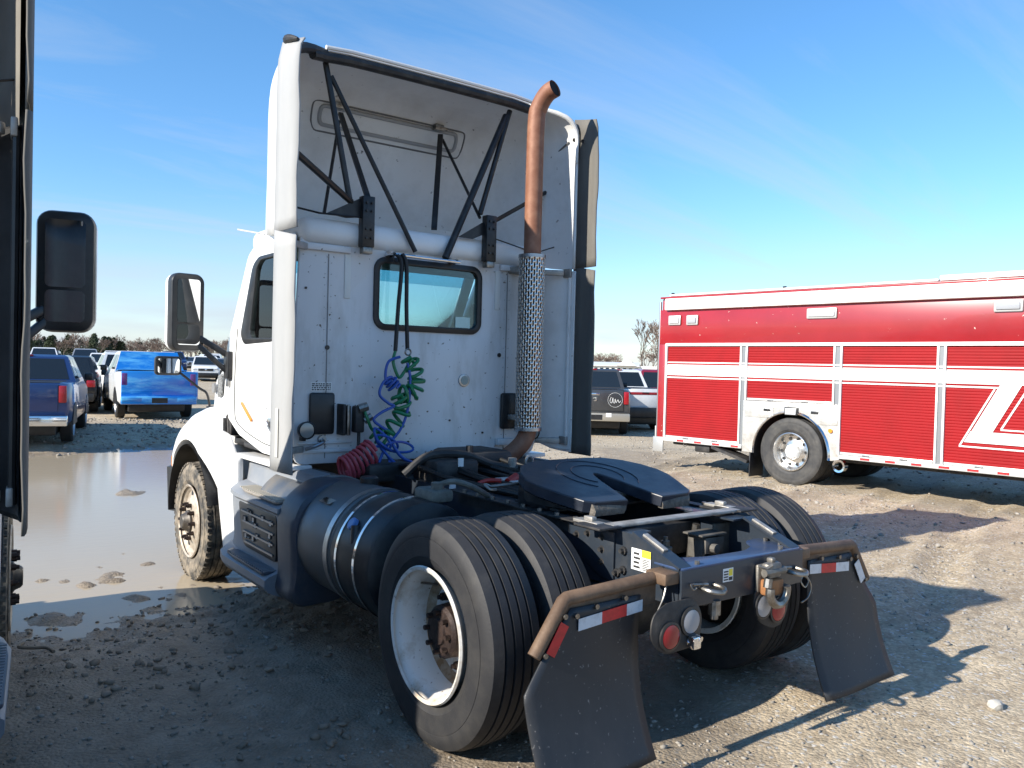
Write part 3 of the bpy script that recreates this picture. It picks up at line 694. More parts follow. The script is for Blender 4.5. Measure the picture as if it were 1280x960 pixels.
    for (x, z, r) in ((-.79, 1.81, .016), (.64, 1.80, .016), (-.35, 1.14, .014), (.05, 1.07, .012), (-.95, 2.2, .008), (.5, 1.2, .008), (-.15, 1.15, .009), (.20, 1.30, .007)):
        b = MB(); b.tube([(x, 2.079, z), (x, 2.071, z)], r, 14); p(b, 'rubber_plug', PLASTIC_B, back)
    b = MB(); b.lathe([(0, .048), (.008, .048), (.010, .038), (.010, .0)], 28, Matrix.Translation((.32, 2.079, 1.60)) @ Matrix.Rotation(R(-90), 4, 'Z')); vt = p(b, 'round_vent', ALU, back)
    b = MB(); b.lathe([(.0105, .034), (.013, .033), (.013, 0)], 24, Matrix.Translation((.32, 2.079, 1.60)) @ Matrix.Rotation(R(-90), 4, 'Z')); p(b, 'vent_centre', mat('vent_green_grey', (.30, .34, .31), .5), vt)
    for (x0, x1) in ((-.915, -.735), (.655, .815)):
        b = MB(); b.box(x0, x1, 2.045, 2.0785, 1.225, 1.505, .018); p(b, 'black_pad', PLASTIC_B, back)
    b = MB(); b.box(-.90, -.75, 2.0775, 2.0789, 1.515, 1.575); st = p(b, 'notice_sticker', STICKER_W, back, 0)
    b = MB()
    for k in range(4):
        x = -.893
        while x < -.76:
            w = random.uniform(.008, .024); b.box(x, min(x + w, -.757), 2.0762, 2.0773, 1.521 + k * .013, 1.5285 + k * .013); x += w + .006
    ps(b, 'sticker_print', STICKER_K, st, 0)
    for (x, z) in ((-.96, 1.26), (.93, 1.20)):
        b = MB(); b.lathe([(0, .02), (.01, .055), (.05, .06), (.055, .052)], 20, Matrix.Translation((x, 2.03, z)) @ Matrix.Rotation(R(-90), 4, 'Z')); b.box(x - .015, x + .015, 2.03, 2.079, z - .075, z - .02, .004); wl_ = p(b, 'work_lamp', PLASTIC_B, back)
        b = MB(); b.lathe([(.048, .05), (.051, .03), (.052, 0)], 20, Matrix.Translation((x, 2.03, z)) @ Matrix.Rotation(R(-90), 4, 'Z')); p(b, 'lamp_lens', mat('lamp_lens_grey', (.30, .31, .30), .2, .3), wl_)
    b = MB(); b.tube(spline([(-.95, 2.03, 1.13), (-.90, 2.0, 1.15), (-.84, 2.0, 1.175), (-.82, 2.06, 1.19)], 6), .012, 8); b.tube([(-.82, 2.05, 1.19), (-.82, 2.078, 1.19)], .028, 12); p(b, 'grab_pipe', ALU, back)
    # rivet rows along the panel edges
    b = MB()
    for (x0, x1, z) in ((-.97, -.80, 2.42), (-.97, -.60, 1.14), (-.60, .60, 1.075), (-.60, -.50, 2.47), (.50, .95, 2.44), (.62, .95, 1.09)):
        n_ = max(2, int(abs(x1 - x0) / .075))
        for k in range(n_ + 1): b.tube([(x0 + (x1 - x0) * k / n_, 2.0795, z), (x0 + (x1 - x0) * k / n_, 2.0745, z)], .0055, 6)
    for x in (-.815, -.77, .68, .725):
        for k in range(17): b.tube([(x, 2.0795, 1.18 + k * .075), (x, 2.0755, 1.18 + k * .075)], .004, 6)
    ps(b, 'rivet_row', mat('rivet_grey', (.45, .45, .44), .4, .4), back)
    # grab rail above the window
    b = MB(); b.tube([(-.335, 1.99, 2.475), (.20, 1.99, 2.470)], .0125, 10); gr = p(b, 'grab_rail', CHROME, back)
    for x in (-.345, .175):
        b = MB(); b.lathe([(0, .012), (.02, .02), (.06, .025), (.09, .028)], 14, Matrix.Translation((x, 1.985, 2.478)) @ Matrix.Rotation(R(90), 4, 'Z')); p(b, 'rail_boss', CHROME, gr)
    # gladhand bracket on the left
    b = MB(); b.box(-.71, -.69, 1.97, 2.078, 1.22, 1.43, .004); b.box(-.665, -.655, 1.97, 2.078, 1.22, 1.42, .003); b.box(-.64, -.57, 1.93, 2.0, 1.24, 1.42, .012); b.tube([(-.60, 1.96, 1.24), (-.60, 1.96, 1.05)], .012, 8); br_ = p(b, 'hose_bracket', BLK_D, back)
    b = MB(); b.box(-.685, -.67, 1.96, 1.97, 1.22, 1.43, .002); b.tube([(-.62, 1.93, 1.40), (-.56, 1.92, 1.42)], .03, 10); b.tube([(-.57, 1.94, 1.32), (-.52, 1.93, 1.35)], .026, 8); p(b, 'gladhand', STEEL, back)
    # roof and sides
    b = MB(); b.box(-1.0, 1.0, 2.035, 3.02, 2.50, 2.675, .07, None, 4); p(b, 'cab_roof', W_PAINT)
    for s in (-1, 1):
        side = roundpoly([(2.115, 1.06), (2.115, 2.56), (2.78, 2.56), (2.96, 2.48), (3.42, 1.80), (3.46, 1.30), (3.1, 1.15), (2.6, 1.06)], .04, 4)
        wdw = roundpoly([(2.27, 1.88), (2.27, 2.455), (2.74, 2.455), (2.86, 2.40), (3.10, 1.90), (3.02, 1.83), (2.45, 1.845)], .05, 4)
        b = plate([side, wdw], .03, YZ(s * 1.02), .006); sd = p(b, 'cab_side', W_PAINT)
        fr_in = roundpoly([(2.29, 1.90), (2.29, 2.435), (2.70, 2.435), (2.78, 2.38), (2.90, 1.92), (2.86, 1.87), (2.45, 1.865)], .04, 4)
        b = plate([wdw, fr_in], .036, YZ(s * 1.02), .004); p(b, 'window_frame', BLK, sd)
        b = plate([fr_in], .004, YZ(s * 1.018)); p(b, 'door_window', GLASS_R, sd, 0)
        # door seams
        b = MB(); pth = [(s * 1.0365, 3.16, 1.95), (s * 1.0365, 3.20, 1.70), (s * 1.0365, 3.20, 1.35), (s * 1.0365, 3.10, 1.22), (s * 1.0365, 2.6, 1.13), (s * 1.0365, 2.2, 1.12)]
        b.tube(spline(pth, 6), .004, 4); p(b, 'door_seam', mat('seam_dark', (.05, .05, .05), .7), sd)
        b = plate([roundpoly([(2.28, 1.22), (2.28, 1.31), (2.47, 1.31), (2.50, 1.27), (2.42, 1.22)], .03)], .02, YZ(s * 1.04), .004); hd = p(b, 'door_handle', CHROME, sd)
        b = plate([roundpoly([(2.31, 1.235), (2.31, 1.285), (2.43, 1.29), (2.45, 1.265), (2.39, 1.235)], .02)], .012, YZ(s * 1.048), .002); p(b, 'handle_recess', PLASTIC_B, hd)
        b = MB(); b.bar((s * 1.045, 3.02, 1.39), (s * 1.045, 2.80, 1.27), .012, .022, .003); p(b, 'amber_marker', AMBER, sd)
        b = MB(); b.box(s * 1.04 - .006, s * 1.04 + .006, 2.50, 2.80, 1.375, 1.385, .002); p(b, 'body_crease', W_PAINT, sd)
        b = MB(); b.box(s * .97 - .06, s * .97 + .05, 2.1, 3.0, 1.06, 1.10, .01); p(b, 'cab_sill', BLK, sd)
    b = MB()
    for s in (-1, 1): b.bar((s * .97, 3.40, 1.78), (s * .93, 2.93, 2.54), .09, .05, .015)
    b.box(-.93, .93, 2.88, 2.98, 2.48, 2.56, .02); b.box(-.99, .99, 3.36, 3.47, 1.10, 1.80, .03); p(b, 'windshield_frame', W_PAINT)
    b = MB(); b.add([(-.95, 3.405, 1.80), (.95, 3.405, 1.80), (.92, 2.945, 2.53), (-.92, 2.945, 2.53)], [(0, 1, 2, 3)]); p(b, 'windshield', GLASS_R, smooth=0)
    b = MB(); b.add([(-.915, 3.02, 2.395), (.915, 3.02, 2.395), (.90, 2.95, 2.505), (-.90, 2.95, 2.505)], [(0, 1, 2, 3)]); p(b, 'tint_band', glass('tint_band', (.30, .58, .68)), smooth=0)
    b = MB(); b.box(-.97, .97, 2.12, 3.40, 1.05, 1.10, .01); p(b, 'cab_floor', DASH)
    b = MB(); b.box(-.985, .985, 2.12, 2.93, 2.475, 2.498, .004); p(b, 'headliner', INTERIOR)
    b = MB(); b.box(-.95, .95, 3.02, 3.36, 1.55, 1.82, .06); b.tube([(-.42, 3.0, 1.72), (-.42, 3.1, 1.6)], .03, 8); p(b, 'dashboard', DASH)
    b = MB(); b.tube([Vector((-.42, 2.93, 1.74)) + Matrix.Rotation(R(35), 3, 'X') @ Vector((.2 * math.cos(a), 0, .2 * math.sin(a))) for a in np.linspace(0, 2 * math.pi, 25)[:-1]], .014, 8, closed=True); p(b, 'steering_wheel', DASH)
    for s in (-1, 1):
        b = MB(); b.box(s * .62 - .24, s * .62 + .24, 2.30, 2.80, 1.42, 1.56, .05); b.box(s * .62 - .23, s * .62 + .23, 2.20, 2.32, 1.50, 2.02, .05); b.box(s * .62 - .14, s * .62 + .14, 2.20, 2.29, 2.01, 2.20, .04); p(b, 'seat', SEAT)
        b = MB(); b.box(s * .995 - .006, s * .995 + .006, 2.13, 3.1, 1.12, 1.83, .003); p(b, 'door_trim', INTERIOR)
    # ---- hood, fenders, bumper -------------------------------------------------------------------
    def hs(y, w, zt, zb):
        return [(x, y, z) for x, z in roundpoly([(-w, zb), (-w * .97, zt - .02), (-w * .80, zt + .02), (0, zt + .05), (w * .80, zt + .02), (w * .97, zt - .02), (w, zb)], .12, 4)]
    b = MB(); b.loft([hs(3.475, 1.015, 1.76, 1.16), hs(3.62, 1.008, 1.71, 1.16), hs(3.95, .975, 1.60, 1.05), hs(4.35, .86, 1.48, .95), hs(4.75, .72, 1.36, .75), hs(5.05, .62, 1.18, .60), hs(5.12, .55, 1.03, .62)]); hood = p(b, 'hood', W_PAINT, smooth=40)
    for s in (-1, 1):
        b = plate([roundpoly([(3.60, 1.42), (3.60, 1.60), (3.74, 1.57), (3.74, 1.40)], .03)], .012, Matrix.Translation((s * 1.004, 3.65, 0)) @ Matrix.Rotation(R(s * 5), 4, 'Z') @ Matrix.Translation((0, -3.65, 0)) @ YZ(0), .003); hv = p(b, 'hood_vent', mat('vent_mesh', (.10, .10, .10), .5, .3, col2=(.35, .35, .34), vscale=90, vmin=.45, vmax=.55), hood)
        b = MB(); b.tube([(s * .97, 3.90, 1.47), (s * .99, 3.90, 1.47)], .04, 16); p(b, 'round_marker', mat('vent_mesh2', (.2, .2, .2), .5), hood)
        # fender swept about the wheel
        secs = []
        pf = [(.60, 1.135), (.615, 1.165), (.66, 1.165), (.74, 1.135), (.82, 1.06), (.87, .96), (.885, .80), (.885, .60), (.70, .60), (.60, .70)]
        for k in range(25):
            th = R(-8 + 160 * k / 24); c, sn = math.cos(th), math.sin(th)
            bulge = 1.0 + .05 * math.sin(th) ** 2
            t = k / 24
            secs.append([(s * (x - .10 * max(0, (.35 - t)) / .35 - .09 * max(0, (t - .8)) / .2), FWY + r * bulge * c * (1.0 if c > 0 else 1.0), FWZ + .04 + r * bulge * sn) for r, x in pf])
        b = MB(); b.loft(secs); fd = p(b, 'front_fender', W_PAINT, smooth=50)
        b = MB(); b.box(s * 1.075 - .012, s * 1.075 + .012, FWY + .735, FWY + .80, .72, .82, .008, None); p(b, 'side_marker', AMBER, fd)
        b = MB(); b.lathe([(-.16, .575), (.12, .575), (.12, .585), (-.16, .585)], 40, Matrix.Translation((s * 1.0, FWY, FWZ + .06)), (R(-5), R(165))); p(b, 'wheel_liner', PLASTIC_B, fd)
        # bumper end
        b = MB(); b.loft([[(s * x, y, z) for x, y, z in ((.3, 5.30, .30), (.3, 5.34, .72), (.3, 5.1, .74), (.3, 5.1, .30))], [(s * x, y, z) for x, y, z in ((.85, 5.22, .30), (.85, 5.26, .72), (.85, 5.06, .74), (.85, 5.06, .30))], [(s * x, y, z) for x, y, z in ((1.08, 4.90, .30), (1.09, 4.92, .70), (1.04, 4.78, .72), (1.04, 4.78, .30))]]); p(b, 'bumper_end', PLASTIC_B)
        # hinge hardware in the gap
        b = MB(); b.box(s * .98 - .05, s * .98 + .05, 3.30, 3.44, 1.12, 1.27, .01); b.tube([(s * 1.03, 3.33, 1.12), (s * 1.03, 3.37, 1.28)], .014, 8); b.tube([(s * 1.035, 3.42, 1.13), (s * 1.035, 3.42, 1.25)], .02, 8); p(b, 'hood_latch', BLK_D, hood)
        # hood mirror
        b = MB(); b.tube(spline([(s * .90, 4.25, 1.22), (s * .93, 4.26, 1.40), (s * 1.0, 4.28, 1.46), (s * 1.15, 4.30, 1.585)], 6), .011, 8); b.tube([(s * .90, 4.25, 1.20), (s * .91, 4.25, 1.30)], .03, 10); hm = p(b, 'hood_mirror_arm', PLASTIC_B)
        b = plate([rrect(s * 1.245 - .097, s * 1.245 + .097, 1.575, 1.715, .02)], .05, XZ(4.33), .012); p(b, 'hood_mirror_housing', PLASTIC_B, hm)
        b = plate([rrect(s * 1.245 - .088, s * 1.245 + .088, 1.583, 1.707, .018)], .004, XZ(4.303)); p(b, 'hood_mirror_glass', MIRROR, hm, 0)
        # main mirror: housing, two glasses, two-strut arm
        Mm = Matrix.Translation((s * 1.34, 3.40, 0)) @ Matrix.Rotation(R(s * -8), 4, 'Z') @ Matrix.Translation((s * -1.34, -3.40, 0))
        b = plate([rrect(s * 1.34 - .105, s * 1.34 + .105, 1.79, 2.335, .045, 6)], .10, Mm @ XZ(3.44), .025); mh = p(b, 'mirror_housing', PLASTIC_B)
        b = plate([rrect(s * 1.345 - .10, s * 1.345 + .10, 1.795, 2.33, .045, 6)], .06, Mm @ XZ(3.50), .025); p(b, 'mirror_shell', W_PAINT, mh)
        for (z0, z1, nm) in ((1.985, 2.315, 'mirror_glass'), (1.815, 1.97, 'convex_mirror')):
            b = plate([rrect(s * 1.34 - .088, s * 1.34 + .088, z0, z1, .025, 5)], .004, Mm @ XZ(3.388)); p(b, nm, MIRROR, mh, 0)
        b = MB(); b.bar((s * 1.25, 3.42, 1.875), (s * 1.04, 3.33, 1.735), .035, .045, .008); b.bar((s * 1.26, 3.42, 1.82), (s * 1.04, 3.33, 1.60), .035, .040, .008); b.box(s * 1.045 - .03, s * 1.045 + .03, 3.27, 3.38, 1.56, 1.775, .015); p(b, 'mirror_arm', PLASTIC_B, mh)
        b = MB(); b.bar((s * 1.05, 3.33, 1.57), (s * 1.05, 3.33, 1.50), .03, .03, .008); p(b, 'arm_foot', ALU, mh)
    b = MB(); b.tube([(-1.0, 2.72, 2.62), (-1.19, 2.75, 2.635)], .006, 6); p(b, 'antenna', CHROME)
    # ---- roof fairing shell ----------------------------------------------------------------------------
    PY = [1.60, 1.72, 2.05, 2.3, 2.5, 2.65, 2.75, 2.84, 2.92, 2.98, 3.03, 3.06]
    PZ = [3.665, 3.695, 3.775, 3.77, 3.73, 3.64, 3.50, 3.27, 3.03, 2.86, 2.75, 2.70]
    PW = [1.22, 1.222, 1.215, 1.13, 1.06, 1.005, .965, .935, .91, .89, .87, .85]
    PL = [2.50, 2.50, 2.51, 2.55, 2.59, 2.61, 2.62, 2.64, 2.66, 2.67, 2.68, 2.69]
    PR = [.05, .07, .36, .36, .34, .30, .26, .20, .14, .08, .04, .02]
    def prof_at(y): return [float(np.interp(y, PY, q)) for q in (PZ, PW, PL, PR)]
    def ytrail(x): return 1.88 + .17 * float(sstep0(1.20, .86, abs(x)))
    def fpoint(k, u):                        # k: index round the section, u: 0 trailing edge .. 1 front
        y = 1.88 + (3.06 - 1.88) * u
        for _ in range(3):
            zt, w, zl, r = prof_at(y)
            if k < 6: q = (-w, zl + (zt - r - zl) * k / 6)
            elif k < 15: a = R(180 - 90 * (k - 6) / 8); q = (-w + r + r * math.cos(a), zt - r + r * math.sin(a))
            elif k < 24: x = (-w + r) + (2 * w - 2 * r) * (k - 14) / 10; q = (x, zt + .015 * (1 - (x / w) ** 2))
            elif k < 33: a = R(90 - 90 * (k - 24) / 8); q = (w - r + r * math.cos(a), zt - r + r * math.sin(a))
            else: q = (w, zt - r - (zt - r - zl) * (k - 32) / 6)
            y0 = ytrail(q[0]) if 6 <= k <= 32 else 1.88
            y = y0 + (3.06 - y0) * u
        return (q[0], y, q[1])
    us = [0, .05, .12, .22, .32, .42, .52, .60, .68, .75, .81, .86, .90, .94, .975, 1.0]
    secs = [[fpoint(k, u) for k in range(39)] for u in us]
    def shell(secs_):
        b_ = MB(); b_.loft(secs_, closed=False, cap=False)
        return b_
    b = shell(secs); rf = p(b, 'roof_fairing', W_PAINT, smooth=60)
    md = rf.modifiers.new('thick', 'SOLIDIFY'); md.thickness = .012; md.offset = 1
    # inner skin, unpainted fibreglass, lies 16 mm inside
    def inset(sec, d):
        out = []
        n_ = len(sec)
        for i in range(n_):
            a_, c_ = Vector(sec[max(0, i - 1)]), Vector(sec[min(n_ - 1, i + 1)]); t = (c_ - a_).normalized(); nrm = Vector((-t.z, 0, t.x))
            q = Vector(sec[i]); cpt = Vector((0, q.y, 2.9)) - q
            if nrm.dot(cpt) < 0: nrm = -nrm
            out.append(tuple(q + nrm * d))
        return out
    ins = [inset(s_, .018) for s_ in secs]
    ins = [[(x, y + (.006 if i == 0 else 0), z) for x, y, z in s_] for i, s_ in enumerate(ins)]
    b = shell(ins); p(b, 'fairing_lining', W_INNER, rf, 60)
    # rear lip: black rubber channel under a white bead
    T0 = [Vector(q) for q in secs[0]]
    b = MB(); b.tube([q + Vector((0, -.012, -.044)) for q in T0[13:26]], .034, 10); p(b, 'rubber_channel', BLK_D, rf)
    b = MB(); b.tube([q + Vector((0, -.030, .014)) for q in T0[14:25]], .015, 8); p(b, 'roof_bead', W_PAINT, rf)
    b = MB(); b.tube([q + Vector((.012, -.006, -.010)) for q in T0[5:15]], [.012, .02, .03, .034, .034, .036, .036, .034, .032, .02], 10); p(b, 'corner_boot', BLK_D, rf)
    b = MB(); b.tube([q + Vector((-.010, -.004, -.008)) for q in T0[24:34]], [.016, .018, .02, .02, .02, .02, .02, .018, .016, .01], 10); p(b, 'corner_boot', W_INNER, rf)
    b = MB(); b.tube(spline([(-1.222, 1.62, 3.632), (-1.222, 1.72, 3.665), (-1.19, 1.86, 3.70), (-1.08, 1.97, 3.73), (-.90, 2.03, 3.745)], 6), [.008 + .022 * min(1, k / 10) for k in range(25)], 10); p(b, 'corner_boot', BLK_D, rf)
    def on_lining(x, y):
        zt, w, zl, r = prof_at(y); return Vector((x, y, zt + .015 * (1 - (x / w) ** 2) - .024))
    loop = roundpoly([(-.69, 2.635), (.65, 2.635), (.67, 2.765), (-.66, 2.765)], .05, 5)
    b = MB(); b.tube([on_lining(x, y) for x, y in loop], .007, 6, closed=True); p(b, 'lining_ridge', mat('lining_line', (.14, .14, .14), .8), rf)
    loop = roundpoly([(-.62, 2.66), (.58, 2.66), (.60, 2.745), (-.60, 2.745)], .04, 5)
    b = MB(); b.tube([on_lining(x, y) for x, y in loop], .016, 6, closed=True); p(b, 'lining_recess', mat('lining_grey', (.33, .33, .33), .7), rf)
    for (x, y) in ((-.49, 2.62), (.38, 2.62)):
        q = on_lining(x, y); b = MB(); b.box(q.x - .05, q.x + .03, q.y - .03, q.y + .03, q.z - .05, q.z, .008); b.tube([q + Vector((-.05, -.02, -.03)), q + Vector((.06, -.02, -.03))], .012, 8); p(b, 'brace_clamp', STEEL, rf)
    b = MB(); b.tube([Vector((1.185, 1.95, 3.52)), Vector((1.185, 2.25, 3.40)), Vector((1.15, 2.45, 3.25))], .007, 6); p(b, 'panel_seam', mat('lining_line', (.14, .14, .14), .8), rf)
    for (y, z) in ((2.30, 3.36), (2.33, 3.24), (1.80, 3.50), (1.90, 3.53)):
        w = prof_at(y)[1]; b = MB(); b.tube([(w - .016, y, z), (w - .028, y, z)], .014, 10); p(b, 'rubber_plug', PLASTIC_B, rf)
    # extenders below the fairing, with rubber skirts
    for s in (-1, 1):
        plan = [(1.04, 2.24), (1.085, 2.11), (1.14, 2.02), (1.19, 1.96), (1.218, 1.915), (1.226, 1.87)]
        lo = [1.14, 1.10, 1.06, 1.045, 1.04, 1.04]
        def ext(off, z_lo, z_hi): return [[(s * (x + off), y, z_lo + (lo[i] - 1.04) + (z_hi - z_lo - (lo[i] - 1.04)) * k / 8) for k in range(9)] for i, (x, y) in enumerate(plan)]
        b = MB(); b.loft(ext(0, 1.04, 2.488), closed=False, cap=False); ex = p(b, 'side_extender', W_PAINT, smooth=60)
        md = ex.modifiers.new('t', 'SOLIDIFY'); md.thickness = .012; md.offset = 0
        b = MB(); b.loft(ext(-.012, 1.06, 2.48), closed=False, cap=False); p(b, 'extender_lining', W_INNER, ex, 60)
        for (z0, z1) in ((1.03, 2.492), (2.508, 3.66 if s < 0 else 3.655)):
            vs = []; nzz = 16
            for k in range(nzz + 1):
                z = z0 + (z1 - z0) * k / nzz; wv = .004 * math.sin(k * .7 + s) + .002 * math.sin(k * 1.7)
                top = max(0, (z - 3.52) / .18)
                for (dx, y) in ((.0, 1.905), (.008, 1.80), (.004 + wv * .5, 1.70), (-.004 + wv, (1.565 if s < 0 else 1.645) + .004 * math.sin(k * .5))):
                    vs.append((s * (1.232 + dx - .05 * top ** 2), y, z - (.02 * (1.72 - y) / .1 if k == nzz else 0)))
            fs = [(r * 4 + c, r * 4 + c + 1, (r + 1) * 4 + c + 1, (r + 1) * 4 + c) for r in range(nzz) for c in range(3)]
            b = MB(); b.add(vs, fs); fl = p(b, 'rubber_skirt', RUBBER_FLAP_L if s < 0 else RUBBER_FLAP, ex, 60)
            md = fl.modifiers.new('t', 'SOLIDIFY'); md.thickness = .010; md.offset = 0
        # mounts between cab back and extender
        for z in (1.13, 2.47):
            b = MB(); b.bar((s * .96, 2.06, z), (s * 1.15, 1.93, z), .03, .045, .006); b.box(s * 1.185 - .012, s * 1.185 + .012, 1.88, 1.97, z - .035, z + .035, .006); p(b, 'extender_mount', ALU_DULL, ex)
        b = MB(); b.tube([(s * 1.192, 1.90, 1.10), (s * 1.192, 1.90, 2.46)], .014, 8); p(b, 'extender_stay', W_INNER, ex)
        if s < 0:
            b = MB(); b.box(s * 1.2495, s * 1.2475, 1.745, 1.79, 1.12, 1.42); p(b, 'grey_patch', mat('patch_grey', (.5, .49, .46), .6), ex, 0)
    # ---- fairing braces --------------------------------------------------------------------------------------
    for s in (-1, 1):
        # left-hand braces and right-hand braces differ slightly, as bent
        bx = -.555 if s < 0 else .465
        b = MB(); b.box(bx - .045, bx + .045, 1.965, 2.035, 2.50, 2.845, .006); bk_ = p(b, 'brace_bracket', BLK)
        b = MB(); b.tube([(0, 0, 0), (0, -.014, 0)], .009, 6); many('bracket_bolt', BLK, bk_, b, [(bx + dx, 1.966, z) for z in (2.80, 2.745, 2.62, 2.56) for dx in (-.02, .02)])
        b = MB(); b.box(bx - .035, bx + .035, 1.97, 2.03, 2.455, 2.50, .004); p(b, 'bracket_foot', STEEL, bk_)
        b = MB(); b.tube([(-.834, 2.10, 3.715) if s < 0 else (.70, 2.10, 3.705), (-.662, 2.05, 2.82) if s < 0 else (.41, 2.05, 2.86)], .021, 8); p(b, 'roof_brace', BLK, bk_)
        b = MB(); b.tube([(-.792, 2.10, 3.635) if s < 0 else (.665, 2.10, 3.66), (-.17, 2.0, 2.51) if s < 0 else (.08, 2.0, 2.49)], .0175 if s < 0 else .026, 8); p(b, 'roof_brace', BLK, bk_)
        pan = (-1.20, 1.735, 3.005) if s < 0 else (1.17, 2.20, 3.16)
        b = MB(); b.tube([pan, (-.66 if s < 0 else .50, 2.03, 2.80)], .022 if s < 0 else .017, 8); p(b, 'side_brace', BLK, bk_)
        if s < 0:
            b = MB(); b.bar((-.49, 2.60, 3.56), (-.545, 2.01, 2.84), .036, .02); p(b, 'slotted_brace', BLK, bk_)
            b = MB(); b.tube([(-.50, 2.60, 3.50), (-.80, 2.15, 2.72)], .012, 6); p(b, 'thin_brace', BLK, bk_)
            b = plate([[(-.84, 2.70), (-.60, 2.83), (-.60, 2.70), (-.70, 2.685)]], .012, XZ(2.02)); p(b, 'gusset', BLK, bk_)
        else:
            b = MB(); b.bar((.38, 2.60, 3.56), (.01, 2.05, 2.70), .042, .024); p(b, 'slotted_brace', BLK, bk_)
            b = MB(); b.tube([(.40, 2.60, 3.53), (.41, 2.05, 2.83)], .012, 6); p(b, 'thin_brace', BLK, bk_)
            b = plate([[(.20, 2.66), (.46, 2.82), (.46, 2.72), (.33, 2.66)]], .012, XZ(2.02)); p(b, 'gusset', BLK, bk_)
    b = MB(); b.tube([(1.19, 2.10, 2.70), (.95, 2.05, 2.62), (.52, 2.0, 2.68)], .005, 6); p(b, 'stay_wire', BLK)
    b = MB(); b.tube([(-1.19, 2.0, 2.72), (-.9, 2.0, 2.69), (-.6, 2.0, 2.70)], .007, 6); p(b, 'stay_wire', BLK)
    # ---- exhaust stack (right) ------------------------------------------------------------------------------------
    ex_x, ex_y = .765, 1.85
    b = MB(); path = spline([(ex_x, ex_y, 2.45), (ex_x, ex_y, 3.0), (ex_x + .004, ex_y - .002, 3.56), (ex_x + .015, ex_y - .025, 3.69), (ex_x + .035, ex_y - .085, 3.775), (ex_x + .055, ex_y - .155, 3.805)], 10)
    b.tube(path, .0665, 24, cap=False); b.tube(path, .0625, 24, cap=False)
    st = p(b, 'exhaust_stack', RUST_PIPE, smooth=50)
    b = MB(); b.tube([path[-4], path[-3]], .0622, 24); p(b, 'pipe_soot', mat('soot', (.006, .006, .006), .9), st)
    b = MB(); b.tube(spline([(ex_x, ex_y, 1.32), (ex_x - .01, ex_y, 1.19), (ex_x - .07, ex_y + .03, 1.09), (ex_x - .17, ex_y + .08, 1.0), (ex_x - .30, ex_y + .14, .88)], 8), .068, 20); p(b, 'exhaust_elbow', RUST_PIPE, st)
    b = MB(); b.tube([(ex_x, ex_y, 1.26), (ex_x, ex_y, 2.5)], .085, 20); p(b, 'muffler_core', mat('muffler_dark', (.05, .045, .04), .7, .3), st)
    # perforated heat shield: real slots
    b = MB(); nC, nR = 60, 96; z0, z1 = 1.24, 2.555; rs = .101
    def hp(i, z, r=rs): a = 2 * math.pi * i / nC; return (ex_x + r * math.cos(a), ex_y + r * math.sin(a), z)
    for i in range(nC):
        for j in range(nR):
            za = z0 + (z1 - z0) * j / nR; zb = z0 + (z1 - z0) * (j + 1) / nR
            if i % 2 == 0 and 0 < j < nR - 1 and (j + 2 * (i // 2)) % 4 != 0:
                continue
            b.add([hp(i, za), hp(i + 1, za), hp(i + 1, zb), hp(i, zb)], [(0, 1, 2, 3)])
    hsld = p(b, 'heat_shield', mat('shield_bright', (.62, .60, .57), .28, 1.0, col2=(.30, .25, .2), vscale=16, vmin=.5, vmax=.8), st, 50)
    md = hsld.modifiers.new('t', 'SOLIDIFY'); md.thickness = .003
    for z in (1.24, 2.555):
        b = MB(); b.lathe([(-.012, rs - .004), (-.012, rs + .004), (.012, rs + .004), (.012, rs - .004)], 40, Matrix.Translation((ex_x, ex_y, z)) @ Matrix.Rotation(R(90), 4, 'Y')); p(b, 'shield_band', ALU, st)
    b = MB(); b.box(ex_x - .06, ex_x + .06, 1.93, 2.08, 2.44, 2.49, .006); b.box(ex_x - .05, ex_x + .05, 1.93, 2.08, 1.30, 1.34, .006); p(b, 'stack_bracket', ALU_DULL, st)
    # ---- air lines -----------------------------------------------------------------------------------------------------
    b = MB(); b.tube(spline([(-.33, 1.975, 2.47), (-.30, 1.96, 2.40), (-.325, 1.95, 2.1), (-.345, 1.94, 1.80)], 8), .0145, 8); b.tube(spline([(-.29, 1.975, 2.48), (-.265, 1.955, 2.40), (-.262, 1.945, 2.1), (-.25, 1.94, 1.81)], 8), .0145, 8); bh = p(b, 'hanger_straps', BLK_HOSE)
    b = MB()
    for x in (-.33, -.285): b.tube([Vector((x + .022 * math.cos(a), 1.985, 2.45 + .03 * math.sin(a))) for a in np.linspace(0, 2 * math.pi, 15)[:-1]], .006, 6, closed=True)
    for k in range(4): b.tube([Vector((-.29 + .014 * math.cos(a), 1.97, 2.435 - .02 * k + .012 * math.sin(a))) for a in np.linspace(0, 2 * math.pi, 11)[:-1]], .004, 5, closed=True)
    ps(b, 'chain_link', BLK, bh)
    b = MB(); b.tube([Vector((-.25 + .022 * math.cos(a), 1.93, 1.795 + .022 * math.sin(a))) for a in np.linspace(0, 2 * math.pi, 15)[:-1]], .006, 6, closed=True); p(b, 'hanger_ring', STEEL, bh)
    rr_ = random.Random(3)
    def tangle(x0, x1, z0, z1, n, y=1.93, jx=.05, jy=.05):
        pts = []
        for k in range(n):
            t = k / (n - 1); pts.append((x0 + (x1 - x0) * t + rr_.uniform(-jx, jx), y + rr_.uniform(-jy, jy), z0 + (z1 - z0) * t + rr_.uniform(-.02, .02)))
        return pts
    b = MB()
    b.tube(spline([(-.345, 1.94, 1.80), (-.37, 1.92, 1.72), (-.33, 1.91, 1.62), (-.28, 1.92, 1.66), (-.24, 1.90, 1.74), (-.20, 1.92, 1.70)], 8), .0115, 8)
